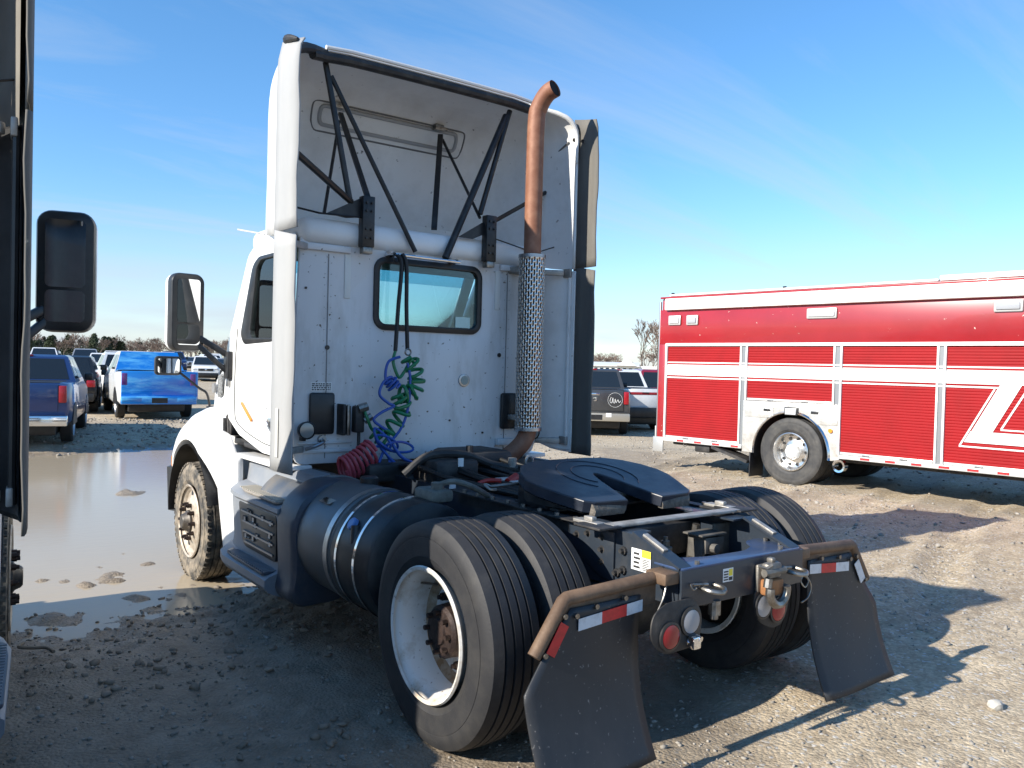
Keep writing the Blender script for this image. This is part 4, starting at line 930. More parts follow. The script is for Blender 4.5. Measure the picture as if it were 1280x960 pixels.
    b.tube(coil([(-.25, 1.92, 1.76), (-.19, 1.91, 1.62), (-.22, 1.90, 1.52), (-.33, 1.90, 1.50)], .058, 7), .013, 8)
    b.tube(coil([(-.33, 1.90, 1.50), (-.30, 1.90, 1.38), (-.42, 1.91, 1.22)], .058, 5.5), .013, 8)
    b.tube(spline([(-.58, 1.93, 1.40), (-.56, 1.91, 1.33), (-.52, 1.92, 1.26), (-.47, 1.92, 1.24), (-.42, 1.9, 1.26)], 8), .011, 8)
    b.tube(coil([(-.50, 1.92, 1.25), (-.42, 1.90, 1.18)], .055, 2.5), .0115, 8)
    p(b, 'green_air_line', GREEN_HOSE)
    b = MB()
    b.tube(spline([(-.33, 1.90, 1.76), (-.42, 1.90, 1.72), (-.44, 1.89, 1.60), (-.36, 1.89, 1.57), (-.40, 1.89, 1.62), (-.46, 1.89, 1.58), (-.49, 1.88, 1.50), (-.42, 1.88, 1.44), (-.38, 1.88, 1.42), (-.47, 1.88, 1.38), (-.53, 1.88, 1.33), (-.47, 1.88, 1.28), (-.41, 1.88, 1.25)], 8), .010, 8)
    b.tube(coil([(-.41, 1.89, 1.60), (-.37, 1.89, 1.545)], .045, 3), .009, 8)
    b.tube(spline([(-.27, 1.90, 1.72), (-.25, 1.89, 1.6), (-.27, 1.88, 1.4), (-.33, 1.87, 1.26), (-.44, 1.87, 1.14), (-.50, 1.85, 1.04)], 8), .010, 8)
    for (a0, wx, wz, cx, cz) in ((.3, .07, .09, -.49, 1.06), (1.9, .06, .10, -.38, 1.03), (-.2, .11, .035, -.34, 1.14), (.9, .05, .07, -.48, 1.20), (2.6, .09, .05, -.43, 1.17)):
        b.tube([Vector((cx + wx * math.cos(t) * math.cos(a0) - wz * math.sin(t) * math.sin(a0), 1.86 + .02 * math.sin(2 * t), cz + wx * math.cos(t) * math.sin(a0) * .5 + wz * math.sin(t))) for t in np.linspace(0, 2 * math.pi, 25)[:-1]], .009, 8, closed=True)
    b.tube(spline([(-.42, 1.86, 1.20), (-.34, 1.84, 1.08), (-.25, 1.82, 1.03), (-.18, 1.8, 1.0)], 8), .012, 8)
    p(b, 'blue_air_line', BLUE_HOSE)
    b = MB(); b.tube(coil([(-.79, 1.80, 1.01), (-.68, 1.82, 1.05), (-.55, 1.86, 1.12)], .082, 8), .0125, 8); p(b, 'red_air_line', RED_HOSE)
    # ---- clutter on the frame behind the cab ------------------------------------------------------------------------------
    b = MB(); b.box(-.10, .55, .86, 1.06, .998, 1.012, .003); dk = p(b, 'deck_plate', mat('worn_white_alloy', (.72, .70, .67), .4, .4, col2=(.45, .43, .4), vscale=8))
    b = MB(); b.tube(spline([(.25, .90, 1.01), (.25, .90, 1.035), (.36, .90, 1.035), (.36, .90, 1.01)], 5), .006, 6); p(b, 'deck_handle', BLK, dk)
    b = MB(); b.box(-.10, .34, 1.45, 1.85, .93, 1.13, .04); b.tube([(.0, 1.5, 1.12), (.0, 1.5, 1.17)], .025, 10); p(b, 'transmission_cover', BLK_D)
    b = MB(); b.box(-.38, -.05, 1.30, 1.62, .95, 1.10, .03); b.tube(spline([(-.5, 1.5, 1.0), (-.35, 1.45, 1.12), (-.1, 1.4, 1.12), (.1, 1.35, 1.05), (.3, 1.2, 1.02)], 8), .028, 10); p(b, 'air_dryer', BLK_D)
    b = MB(); b.box(-.62, -.28, 1.75, 2.05, .92, 1.04, .02); p(b, 'battery_cover', BLK_D)
    for k, (m_, nm) in enumerate(((BLK_HOSE, 'chassis_hose'),) * 9):
        x = -.36 + .09 * k; b = MB()
        b.tube(spline([(x, 1.9, .98), (x + rr_.uniform(-.1, .1), 1.55, 1.02 + rr_.uniform(0, .06)), (x + rr_.uniform(-.1, .1), 1.15, .99 + rr_.uniform(0, .04)), (x * .8, .75, .99), (x * .7, .45, .98)], 8), rr_.choice((.010, .014, .018)), 8); p(b, nm, m_)
    b = MB(); b.tube(spline([(-.30, .95, 1.0), (-.25, .92, 1.02), (-.18, .88, 1.02)], 5), .014, 8); b.tube([(-.10, .92, 1.0), (-.02, .94, 1.03)], .026, 10); p(b, 'red_connector', mat('red_plastic', (.45, .03, .02), .4))
    b = MB(); b.tube([(.20, 1.28, 1.04), (.20, 1.28, 1.10)], .03, 12); b.tube([Vector((.32 + .03 * math.cos(a), 1.25, 1.07 + .04 * math.sin(a))) for a in np.linspace(0, 2 * math.pi, 17)[:-1]], .009, 6, closed=True); b.box(.36, .46, 1.18, 1.28, 1.0, 1.06, .012); p(b, 'lift_eye', ALU_DULL)
    b = MB(); b.box(.05, .50, 1.02, 1.12, .99, 1.03, .008); p(b, 'cable_tray', BLK_D)
    for (x, y, z) in ((-.58, .80, 1.03), (-.2, 1.30, 1.08)):
        b = MB(); b.box(x - .02, x + .02, y - .003, y + .003, z - .02, z + .035); p(b, 'tag', STICKER_W, smooth=0)
    return root

tractor = empty('semi_truck', 'white day cab tractor unit with high roof fairing, rusty exhaust stack and bare fifth wheel', 'truck')
build_tractor(tractor)
# ------------------------------------------------------------------ the neighbouring tractor on the left, same make
TH = R(7.0)
neighbour = copy_tree(tractor)
neighbour.location = (-4.20, -1.405, 0.06)
neighbour.rotation_euler = (0, 0, -TH)
for ch in list(neighbour.children):
    if ch.name.startswith('hood_mirror_arm') or ch.name.startswith('flap_hanger'):
        for g_ in list(ch.children): bpy.data.objects.remove(g_)
        bpy.data.objects.remove(ch)
for ch in neighbour.children:
    if ch.name.startswith(('step_fairing', 'fuel_tank', 'def_tank', 'sender_unit')): ch.scale.x = .90      # narrower steps and tanks on this one
    if ch.name.startswith('mirror_housing'): ch.location.y = -.38; ch.location.x = .04
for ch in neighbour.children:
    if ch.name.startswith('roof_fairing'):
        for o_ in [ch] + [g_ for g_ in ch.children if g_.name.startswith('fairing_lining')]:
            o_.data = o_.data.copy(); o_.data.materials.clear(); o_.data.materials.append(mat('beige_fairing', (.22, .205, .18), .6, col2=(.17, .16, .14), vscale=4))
    if ch.name.startswith('side_extender'):                  # extenders coloured black to stand in for the shade on this side
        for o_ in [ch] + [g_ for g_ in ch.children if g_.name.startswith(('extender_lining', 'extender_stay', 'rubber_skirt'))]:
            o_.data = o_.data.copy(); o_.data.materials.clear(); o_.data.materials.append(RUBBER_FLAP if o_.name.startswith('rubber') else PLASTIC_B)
tag(neighbour, 'second tractor unit beside the first, showing only its grey rubber skirt, black mirror and step', 'truck')
# ------------------------------------------------------------------ ground, puddle, stones
def vnoise(x, y, seed=0):
    xi = np.floor(x).astype(np.int64); yi = np.floor(y).astype(np.int64); fx = x - xi; fy = y - yi
    fx = fx * fx * (3 - 2 * fx); fy = fy * fy * (3 - 2 * fy)
    def h(a, b):
        n = (a * 374761393 + b * 668265263 + seed * 1442695041) & 0xffffffff
        n = ((n ^ (n >> 13)) * 1274126177) & 0xffffffff
        return ((n ^ (n >> 16)) & 0xffff) / 65535.0
    return (h(xi, yi) * (1 - fx) + h(xi + 1, yi) * fx) * (1 - fy) + (h(xi, yi + 1) * (1 - fx) + h(xi + 1, yi + 1) * fx) * fy
def fbm(x, y, o=4, seed=0):
    s = 0; a = .5; t = 0
    for i in range(o): s = s + a * vnoise(x * 2 ** i + 17.3 * i, y * 2 ** i - 9.1 * i, seed + i); t += a; a *= .5
    return s / t - .5
def sstep(a, b, x): t = np.clip((x - a) / (b - a), 0, 1); return t * t * (3 - 2 * t)
ISL = [(-.60, 8.8, .16, .075), (-.45, 8.85, .12, .06), (-1.68, 4.35, .17, .05), (-1.66, 4.74, .10, .04), (-1.31, 4.63, .09, .036), (-2.02, 4.33, .08, .034), (-1.90, 4.14, .10, .038), (-1.42, 5.2, .07, .034), (-2.15, 4.43, .08, .034), (-1.47, 4.49, .08, .034), (-1.68, 4.2, .12, .042), (-1.25, 3.7, .12, .04), (-2.2, 3.3, .2, .05), (-1.65, 3.5, .14, .04)]
WATER = -.125
def shore_signed(x, y):
    xs = np.array([-30, -7, -2.5, -1.95, -1.5, -1.1, -.75, -.1, 1, 3.2, 30]); yn = np.array([3.9, 3.75, 3.62, 3.48, 3.5, 3.72, 3.85, 3.65, 3.7, 4.0, 4.0])
    near = y - np.interp(x, xs, yn)
    far = (14.1 + .5 * np.sin(x * .9)) - y
    right = 3.4 + .5 * np.sin(y * .8) - x
    left = x + 13
    return np.minimum(np.minimum(near, far), np.minimum(right, left))       # > 0 inside the puddle
def height(x, y):
    x = np.asarray(x, float); y = np.asarray(y, float)
    d = shore_signed(x, y) + .35 * fbm(x * 1.3, y * 1.3, 3, 5) + .5 * fbm(x * 4.5, y * 4.5, 4, 9)
    base = np.where(d > 0, WATER - .02 - .10 * sstep(0, 2.5, d), (WATER - .02) * sstep(-1.9, 0, d))
    near = 1 - sstep(18, 60, np.hypot(x, y - 3))
    h = base + near * (.05 * fbm(x * .5, y * .5, 3, 1) + .030 * fbm(x * 2.2, y * 2.2, 3, 2))
    # churned mud close to the water and on the left, lighter elsewhere
    churn = np.clip(1 - np.abs(d + .5) / 1.6, 0, 1) + .45 * sstep(.6, -.8, x) * sstep(5, 2, y) + .13
    h = h + near * churn * ((.04 * np.abs(fbm(x * 5, y * 5, 3, 3)) * 2 + .018 * fbm(x * 13, y * 13, 2, 4) - .012))
    h = h + .45 * sstep(35, 80, y) * sstep(.55, .35, x / (np.maximum(y, 0) + 5))
    h = h - .28 * sstep(18, 26, x + y) * sstep(.35, .60, x / (np.maximum(y, 0) + 5)) * sstep(90, 45, np.hypot(x, y))
    for (ix, iy, ir, ih) in ISL:
        g = np.exp(-((x - ix) ** 2 + ((y - iy) * .8) ** 2) / ir ** 2)
        h = np.maximum(h, WATER - .03 + (ih * 1.05) * g + .11 * g * fbm(x * 8, y * 8, 3, 6))
    # wheel seats: press the soil under the tyres
    for (wx, wy, wz) in ((-1.07, 0, -.004), (-.74, 0, -.004), (1.07, 0, -.004), (.74, 0, -.004), (-1, 3.99, -.142), (1, 3.99, -.142)):
        g = np.exp(-(((x - wx) / .22) ** 4 + ((y - wy) / .22) ** 4)); h = h * (1 - g) + (wz) * g
    # rutted tracks towards the fire engine
    for k, (c, w_) in enumerate(((-1.9, .20), (-.1, .20), (1.2, .26), (2.9, .26), (5.2, .3))):
        q = (y - .35 * (x - 3) - c + .12 * np.sin(x * .6 + k)); al = x + .35 * y
        m_ = np.exp(-(q / w_) ** 4) * sstep(2.4, 3.4, x) * sstep(16, 10, x)
        h = h - near * m_ * (.028 + .007 * np.sign(np.sin(al * 42 + 9 * np.abs(q)))) + near * .02 * np.exp(-((np.abs(q) - w_ * 1.25) / .09) ** 2) * sstep(2.4, 3.4, x) * sstep(16, 10, x)
    return h
def graded(lo, hi, step, far):
    a = list(np.arange(lo, hi + 1e-6, step)); s = step
    while a[-1] < far: s *= 1.10; a.append(a[-1] + s)
    s = step; b = []
    x = lo
    while x > -far: s *= 1.10; x -= s; b.append(x)
    return np.array(b[::-1] + a)
gx, gy = graded(-4.2, 8.5, .045, 1800), graded(-2.6, 8.0, .045, 1800)
X, Y = np.meshgrid(gx, gy); Z = height(X, Y)
nxg, nyg = len(gx), len(gy)
idx = np.arange(nxg * nyg).reshape(nyg, nxg)
quads = np.stack([idx[:-1, :-1], idx[:-1, 1:], idx[1:, 1:], idx[1:, :-1]], -1).reshape(-1, 4)
me = bpy.data.meshes.new('ground')
me.vertices.add(nxg * nyg); me.vertices.foreach_set('co', np.stack([X, Y, Z], -1).reshape(-1).astype(np.float32))
me.loops.add(quads.size); me.loops.foreach_set('vertex_index', quads.reshape(-1).astype(np.int32))
me.polygons.add(len(quads)); me.polygons.foreach_set('loop_start', (np.arange(len(quads)) * 4).astype(np.int32))
me.update(calc_edges=True); me.validate()
me.polygons.foreach_set('use_smooth', [True] * len(me.polygons))
dS = shore_signed(X, Y)
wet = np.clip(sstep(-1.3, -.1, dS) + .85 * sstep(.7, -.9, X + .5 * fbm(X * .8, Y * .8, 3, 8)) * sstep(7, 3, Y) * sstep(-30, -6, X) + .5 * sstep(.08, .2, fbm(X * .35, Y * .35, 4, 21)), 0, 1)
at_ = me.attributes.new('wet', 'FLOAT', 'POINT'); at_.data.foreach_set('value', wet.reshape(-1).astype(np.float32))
G = bpy.data.materials.new('gravel_dirt'); G.use_nodes = True
n, l = G.node_tree.nodes, G.node_tree.links
bs = n['Principled BSDF']
t = n.new('ShaderNodeTexCoord')
def nz(scale, detail=6, rough=.6, vec=None):
    q = n.new('ShaderNodeTexNoise'); q.inputs['Scale'].default_value = scale; q.inputs['Detail'].default_value = detail; q.inputs['Roughness'].default_value = rough
    l.new(vec or t.outputs['Object'], q.inputs['Vector']); return q.outputs['Fac']
def mr(v, a, b, c=0.0, d=1.0):
    q = n.new('ShaderNodeMapRange'); q.inputs[1].default_value = a; q.inputs[2].default_value = b; q.inputs[3].default_value = c; q.inputs[4].default_value = d
    l.new(v, q.inputs[0]); return q.outputs[0]
def mixc(f, a, b):
    q = n.new('ShaderNodeMix'); q.data_type = 'RGBA'
    if isinstance(f, float): q.inputs[0].default_value = f
    else: l.new(f, q.inputs[0])
    for i, v in ((6, a), (7, b)):
        if isinstance(v, tuple): q.inputs[i].default_value = (*v, 1)
        else: l.new(v, q.inputs[i])
    return q.outputs[2]
dry = mixc(mr(nz(.45, 5), .35, .68), (.43, .35, .24), (.52, .43, .305))
mpt = n.new('ShaderNodeMapping'); mpt.inputs['Rotation'].default_value = (0, 0, R(-22)); mpt.inputs['Scale'].default_value = (.12, 1.4, 1); l.new(t.outputs['Object'], mpt.inputs[0])
trk = nz(1.0, 5, .6, mpt.outputs[0])
dry = mixc(mr(trk, .52, .70), dry, (.27, .215, .15))
dry = mixc(mr(nz(1.3, 6, .65), .56, .74), dry, (.55, .47, .36))
dry = mixc(mr(nz(7, 8, .7), .40, .72), dry, (.30, .235, .16))
vo = n.new('ShaderNodeTexVoronoi'); vo.inputs['Scale'].default_value = 55; l.new(t.outputs['Object'], vo.inputs['Vector'])
vcol = n.new('ShaderNodeSeparateColor'); l.new(vo.outputs['Color'], vcol.inputs[0])
peb = mr(vcol.outputs[0], .0, 1.0, .80, 1.22)
hs_ = n.new('ShaderNodeHueSaturation'); l.new(peb, hs_.inputs['Value']); l.new(dry, hs_.inputs['Color'])
dry = mixc(mr(vcol.outputs[1], .92, .94), hs_.outputs[0], (.52, .49, .44))
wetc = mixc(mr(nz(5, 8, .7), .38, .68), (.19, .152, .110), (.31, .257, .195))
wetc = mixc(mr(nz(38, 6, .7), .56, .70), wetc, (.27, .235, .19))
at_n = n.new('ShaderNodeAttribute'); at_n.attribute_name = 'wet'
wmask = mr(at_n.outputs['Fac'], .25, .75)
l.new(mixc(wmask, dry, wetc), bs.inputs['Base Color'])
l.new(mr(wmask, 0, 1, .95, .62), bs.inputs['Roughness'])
bs.inputs['Specular IOR Level'].default_value = .3
bp1 = n.new('ShaderNodeBump'); bp1.inputs['Strength'].default_value = .6; bp1.inputs['Distance'].default_value = .03; l.new(nz(9, 9, .72), bp1.inputs['Height'])
bp2 = n.new('ShaderNodeBump'); bp2.inputs['Strength'].default_value = .7; bp2.inputs['Distance'].default_value = .008
hgt = n.new('ShaderNodeMath'); hgt.operation = 'MULTIPLY'; l.new(vo.outputs['Distance'], hgt.inputs[0]); hgt.inputs[1].default_value = -1
l.new(hgt.outputs[0], bp2.inputs['Height']); l.new(bp1.outputs[0], bp2.inputs['Normal']); l.new(bp2.outputs[0], bs.inputs['Normal'])
ground = link('ground', me, G, None, 0); ground['kind'] = 'structure'
# puddle water: silty, almost opaque, mirror at grazing angles
Wm = bpy.data.materials.new('puddle_water'); Wm.use_nodes = True
n, l = Wm.node_tree.nodes, Wm.node_tree.links; bs = n['Principled BSDF']
bs.inputs['Base Color'].default_value = (.39, .325, .235, 1); bs.inputs['Roughness'].default_value = .09; bs.inputs['IOR'].default_value = 1.18
t = n.new('ShaderNodeTexCoord'); mp_ = n.new('ShaderNodeMapping'); mp_.inputs['Scale'].default_value = (3.0, 9.0, 1); mp_.inputs['Rotation'].default_value = (0, 0, R(-15)); l.new(t.outputs['Object'], mp_.inputs[0])
w1 = n.new('ShaderNodeTexNoise'); w1.inputs['Scale'].default_value = 1.6; w1.inputs['Detail'].default_value = 4; l.new(mp_.outputs[0], w1.inputs['Vector'])
bw = n.new('ShaderNodeBump'); bw.inputs['Strength'].default_value = .10; bw.inputs['Distance'].default_value = .02; l.new(w1.outputs['Fac'], bw.inputs['Height']); l.new(bw.outputs[0], bs.inputs['Normal'])
b = MB(); b.add([(-13.5, 2.6, WATER), (4.2, 2.6, WATER), (4.2, 15.2, WATER), (-13.5, 15.2, WATER)], [(0, 1, 2, 3)])
water = b.build('puddle_water', Wm, None, 0); water['kind'] = 'structure'
# scattered stones: far too many to count
ico = bmesh.new(); bmesh.ops.create_icosphere(ico, subdivisions=1, radius=1); iv = np.array([v.co[:] for v in ico.verts]); itf = np.array([[v.index for v in f.verts] for f in ico.faces]); ico.free()
def stones(name, N, region, smin, smax, m, seed, power=2.6):
    g = np.random.default_rng(seed); x0, x1, y0, y1 = region
    px = g.uniform(x0, x1, N); py = g.uniform(y0, y1, N)
    keep = (fbm(px * 1.1, py * 1.1, 3, 30 + seed) > -.12) & (shore_signed(px, py) < .0)
    px, py = px[keep], py[keep]; N = len(px)
    s = smin + (smax - smin) * g.random(N) ** power
    pz = height(px, py)
    V = iv[None] * (1 + .35 * g.normal(size=(N, 12, 1)).clip(-1, 1)) * s[:, None, None] * g.uniform(.55, 1.2, (N, 1, 3)) * np.array([1, 1, .7])
    a = g.uniform(0, 6.28, N); c, sn = np.cos(a)[:, None], np.sin(a)[:, None]
    V = np.stack([V[..., 0] * c - V[..., 1] * sn, V[..., 0] * sn + V[..., 1] * c, V[..., 2]], -1)
    V += np.stack([px, py, pz + s * .25], -1)[:, None]
    F = itf[None] + (np.arange(N) * 12)[:, None, None]
    me = bpy.data.meshes.new(name)
    me.vertices.add(N * 12); me.vertices.foreach_set('co', V.reshape(-1).astype(np.float32))
    F = F.reshape(-1, 3); me.loops.add(F.size); me.loops.foreach_set('vertex_index', F.reshape(-1).astype(np.int32))
    me.polygons.add(len(F)); me.polygons.foreach_set('loop_start', (np.arange(len(F)) * 3).astype(np.int32))
    me.update(calc_edges=True)
    o = link(name, me, m, None, 0); o['kind'] = 'stuff'; o['label'] = 'small grey and tan stones strewn over the dirt yard'; o['category'] = 'gravel'
    return o
ST1 = mat('stone_pale', (.34, .31, .27), .85, col2=(.20, .18, .15), vscale=2.3, vmin=.4, vmax=.6)
stones('gravel', 9000, (-4, 8, -2.4, 6), .003, .017, ST1, 1, 3.2)
stones('gravel', 9000, (2, 20, -2, 22), .008, .035, ST1, 2)
stones('gravel', 3500, (-4, 5, 13.2, 22), .012, .05, ST1, 3)
stones('gravel', 7000, (-4, 1, -2.4, 3.4), .003, .013, ST1, 5, 2.0)
stones('gravel', 900, (-3.0, .0, .0, 3.6), .007, .032, mat('mud_clod', (.19, .16, .125), .9, col2=(.28, .24, .19), vscale=3), 4, 2.0)
# ------------------------------------------------------------------ red rescue fire engine on the right
def build_fire():
    root = empty('fire_engine', 'red rescue fire engine with white stripes and roll-up lockers parked on dirt', 'fire engine', (8.0, 4.55, -.02), R(5.37))
    RED = mat('fire_red', (.31, .013, .018), .32, col2=(.26, .011, .015), vscale=1.5, coat=.6, spots=(.62, .50, .42), sscale=16, smin=.715, smax=.725)
    RED_D = mat('shutter_red', (.30, .006, .009), .55, col2=(.25, .006, .008), vscale=2.2, spec=.25)
    WH = mat('stripe_white', (.78, .78, .76), .4, col2=(.66, .65, .62), vscale=5)
    TRIM = mat('locker_trim', (.62, .62, .60), .35, .3)
    DIA = mat('diamond_plate', (.68, .67, .64), .32, .55, col2=(.50, .47, .42), vscale=7, bump=.5, bscale=70)
    GREY = mat('channel_grey', (.25, .26, .27), .4, .5)
    p = lambda mb, name, m, parent=root, smooth=35: mb.build(name, m, parent, smooth)
    # carcass
    b = MB(); b.box(.035, 2.45, -4.2, 2.56, 1.20, 3.0, .02); b.box(.035, 2.45, .70, 2.56, .58, 1.199); b.box(.035, 2.45, -4.2, -.70, .58, 1.199); b.box(.35, 2.1, -4.2, 2.5, .55, .979); body = p(b, 'body', RED)
    # upper side panel, rear corner, lower sills
    b = MB(); b.box(0, .034, -4.2, 2.575, 2.20, 2.80, .004); p(b, 'upper_panel', RED, body)
    b = MB(); b.box(.0, .036, 2.44, 2.578, .56, 2.198, .004); p(b, 'corner_post', RED, body)
    b = MB(); b.box(-.012, .03, 2.40, 2.435, .56, 2.198, .003); p(b, 'post_trim', TRIM, body)
    b = MB(); b.box(.012, .05, 2.58, 2.61, .45, 2.95, .004); p(b, 'rear_edge', GREY, body)
    b = MB(); b.box(.02, 2.43, 2.578, 2.64, .55, .75, .01); p(b, 'tail_board', TRIM, body)
    b = MB(); b.box(.0, .02, 2.44, 2.66, .30, .56, .004); p(b, 'tail_skirt', mat('sheet_grey', (.45, .45, .44), .4, .5), body)
    # awning / stripe along the top
    b = MB(); b.box(-.07, .05, -4.2, 2.44, 2.79, 2.995, .02); p(b, 'awning', WH)
    b = MB(); b.box(-.02, .12, -4.2, 2.57, 2.998, 3.03, .006); p(b, 'roof_gutter', RED, body)
    b = MB(); b.box(.02, .10, -2.1, 2.4, 3.04, 3.075, .008); b.box(.0, .16, -4.2, -2.12, 3.04, 3.12, .02); p(b, 'roof_rail', WH)
    for y in (2.35, .2, -2.15):
        b = MB(); b.tube([(.05, y, 3.03), (.05, y, 3.10)], .03, 10); p(b, 'rail_lamp', PLASTIC_B)
    # white moulding
    b = MB(); b.box(-.016, .03, -4.2, 2.43, 2.165, 2.215, .004); p(b, 'moulding', WH, body)
    # lockers
    def shutter(y0, y1, z0, z1):
        n_ = int((z1 - z0) / .040); prof = []
        for k in range(n_):
            z = z0 + (z1 - z0) * k / n_; h = (z1 - z0) / n_
            prof += [(.0255, z), (.0190, z + h * .10), (.0176, z + h * .5), (.0190, z + h * .90)]
        prof.append((.030, z1)); b = MB(); b.loft([[(x, y0, z) for x, z in prof], [(x, y1, z) for x, z in prof]], closed=False, cap=False)
        d = p(b, 'roll_up_door', RED_D, root, 40)
        b = MB(); b.box(-.004, .034, y0 + .01, y1 - .01, z0 - .035, z0, .004); p(b, 'door_rail', TRIM, d)
        b = MB()
        for y in (y0 + (y1 - y0) * .3, y0 + (y1 - y0) * .7):
            bb = MB(); bb.box(-.02, .0, y - .05, y + .05, z0 - .03, z0 - .012, .003); p(bb, 'door_pull', GREY, d)
        return d
    lock = ((.925, 2.395, .60, 2.16), (-.665, .79, 1.33, 2.16), (-2.13, -.80, .60, 2.16), (-3.75, -2.25, .60, 2.16))
    for (y0, y1, z0, z1) in lock:
        d = shutter(y0, y1, z0, z1)
        for y in (y0 - .028, y1):
            b = MB(); b.box(-.014, .032, y, y + .028, z0 - .04, z1 + .004, .003); p(b, 'side_channel', WH, d)
    for y in (.858, -.735, -2.19):
        b = MB(); b.box(.006, .034, y - .038, y + .038, .5, 2.16); p(b, 'post_filler', GREY, body)
    # stripes
    for (y0, y1, z0, z1) in lock + ((.795, .925, .6, 2.1), (-.80, -.665, .6, 2.1), (-2.25, -2.13, .6, 2.1)):
        wide = y1 - y0 < .2; x_ = .003 if wide else .0135
        for (a, c) in ((1.66, 1.845), (1.872, 1.892), (1.610, 1.632)):
            if z0 > a: continue
            if y0 < -3.5 and a < 1.64:
                seg = ((-2.90, y1),)
            else: seg = ((y0 + .001, y1 - .001),)
            for (q0, q1) in seg:
                b = MB(); b.box(x_ - .0015, x_ + .003, q0, q1, a, c); p(b, 'white_stripe', WH, root, 0)
    # the angular chevron on the front locker
    def quad(pts, name='chevron_stripe'):
        b = plate([pts], .004, YZ(.0115)); p(b, name, WH, root, 0)
    quad([(-2.91, 1.659), (-3.16, 1.659), (-2.84, 1.04), (-2.59, 1.04)][::-1])
    quad([(-2.50, .89), (-2.58, 1.039), (-3.745, 1.039), (-3.745, .89)][::-1])
    quad([(-2.86, 1.60), (-2.835, 1.60), (-2.44, .845), (-2.465, .845)][::-1]); quad([(-2.44, .842), (-2.44, .822), (-3.745, .822), (-3.745, .842)][::-1])
    quad([(-3.205, 1.60), (-3.23, 1.60), (-2.955, 1.09), (-2.93, 1.09)][::-1]); quad([(-2.935, 1.088), (-2.935, 1.07), (-3.745, 1.07), (-3.745, 1.088)][::-1])
    # wheel panel of diamond plate with arch
    arch = [(.64 * math.cos(a), .50 + .64 * math.sin(a)) for a in np.linspace(R(-4), R(184), 30)]
    out = [(-.79, .46), (-.79, 1.285), (.84, 1.285), (.84, .46)] + arch
    b = plate([out], .03, YZ(.012), .002); wp = p(b, 'wheel_panel', DIA)
    b = MB(); b.lathe([(-.02, .625), (-.03, .64), (.0, .665), (.015, .66), (.015, .635)], 40, Matrix.Translation((0, 0, .5)), (R(-4), R(184))); p(b, 'wheel_arch_trim', CHROME, wp)
    b = MB(); b.lathe([(.03, .64), (.60, .64)], 30, Matrix.Translation((0, 0, .5)), (R(-10), R(190))); b.box(.60, .62, -.66, .66, .4, 1.1); p(b, 'wheel_well', PLASTIC_B, wp)
    for (pts) in ([(.30, 1.06), (.30, 1.235), (.80, 1.235), (.80, 1.03), (.42, 1.03)], [(-.32, 1.06), (-.32, 1.235), (-.765, 1.235), (-.765, .98), (-.42, .98)]):
        b = plate([pts], .012, YZ(-.008), .002); fl = p(b, 'fuel_flap', DIA, wp)
        cx = .40 if pts[0][0] > 0 else -.40
        b = MB(); b.box(-.022, -.014, cx - .06, cx + .06, 1.135, 1.175, .004); p(b, 'flap_latch', PLASTIC_B, fl)
    b = MB(); b.box(-.03, .0, -.13, .10, 1.09, 1.22, .012); lp = p(b, 'marker_lamp', PLASTIC_B, wp)
    b = MB(); b.box(-.036, -.028, -.10, .08, 1.105, 1.205, .008); p(b, 'lamp_lens', CLEAR_LENS, lp)
    b = MB(); b.tube([(0, -.66, .90), (-.03, -.66, .90)], .032, 16); p(b, 'amber_lamp', AMBER, wp)
    # lower rub rail with red and white tape
    for (y0, y1) in ((.845, 2.44), (-4.2, -.795)):
        b = MB(); b.box(-.03, .04, y0, y1, .50, .56, .008); rr = p(b, 'rub_rail', TRIM)
        b = MB(); b.box(-.034, -.0305, y0 + .01, y1 - .01, .512, .548); p(b, 'white_tape', WHITE_TAPE, rr, 0)
        y = y0 + .05
        while y + .17 < y1:
            b = MB(); b.box(-.037, -.0345, y, y + .14, .515, .545); p(b, 'red_tape', RED_TAPE, rr, 0); y += .36
    # lights along the top
    for (y, z, w, h, m_) in ((2.25, 2.615, .26, .17, CLEAR_LENS), (1.88, 2.61, .24, .17, mat('lens_smoke', (.35, .36, .38), .2)), (-.46, 2.655, .48, .16, CLEAR_LENS), (-2.98, 2.675, .34, .16, mat('lens_smoke', (.35, .36, .38), .2))):
        b = MB(); b.box(-.03, .0, y - w / 2, y + w / 2, z - h / 2, z + h / 2, .018); lb = p(b, 'scene_light', mat('lamp_bezel', (.52, .52, .51), .4, .3))
        b = MB(); b.box(-.05, -.028, y - w / 2 + .03, y + w / 2 - .03, z - h / 2 + .03, z + h / 2 - .03, .012); p(b, 'light_lens', m_, lb)
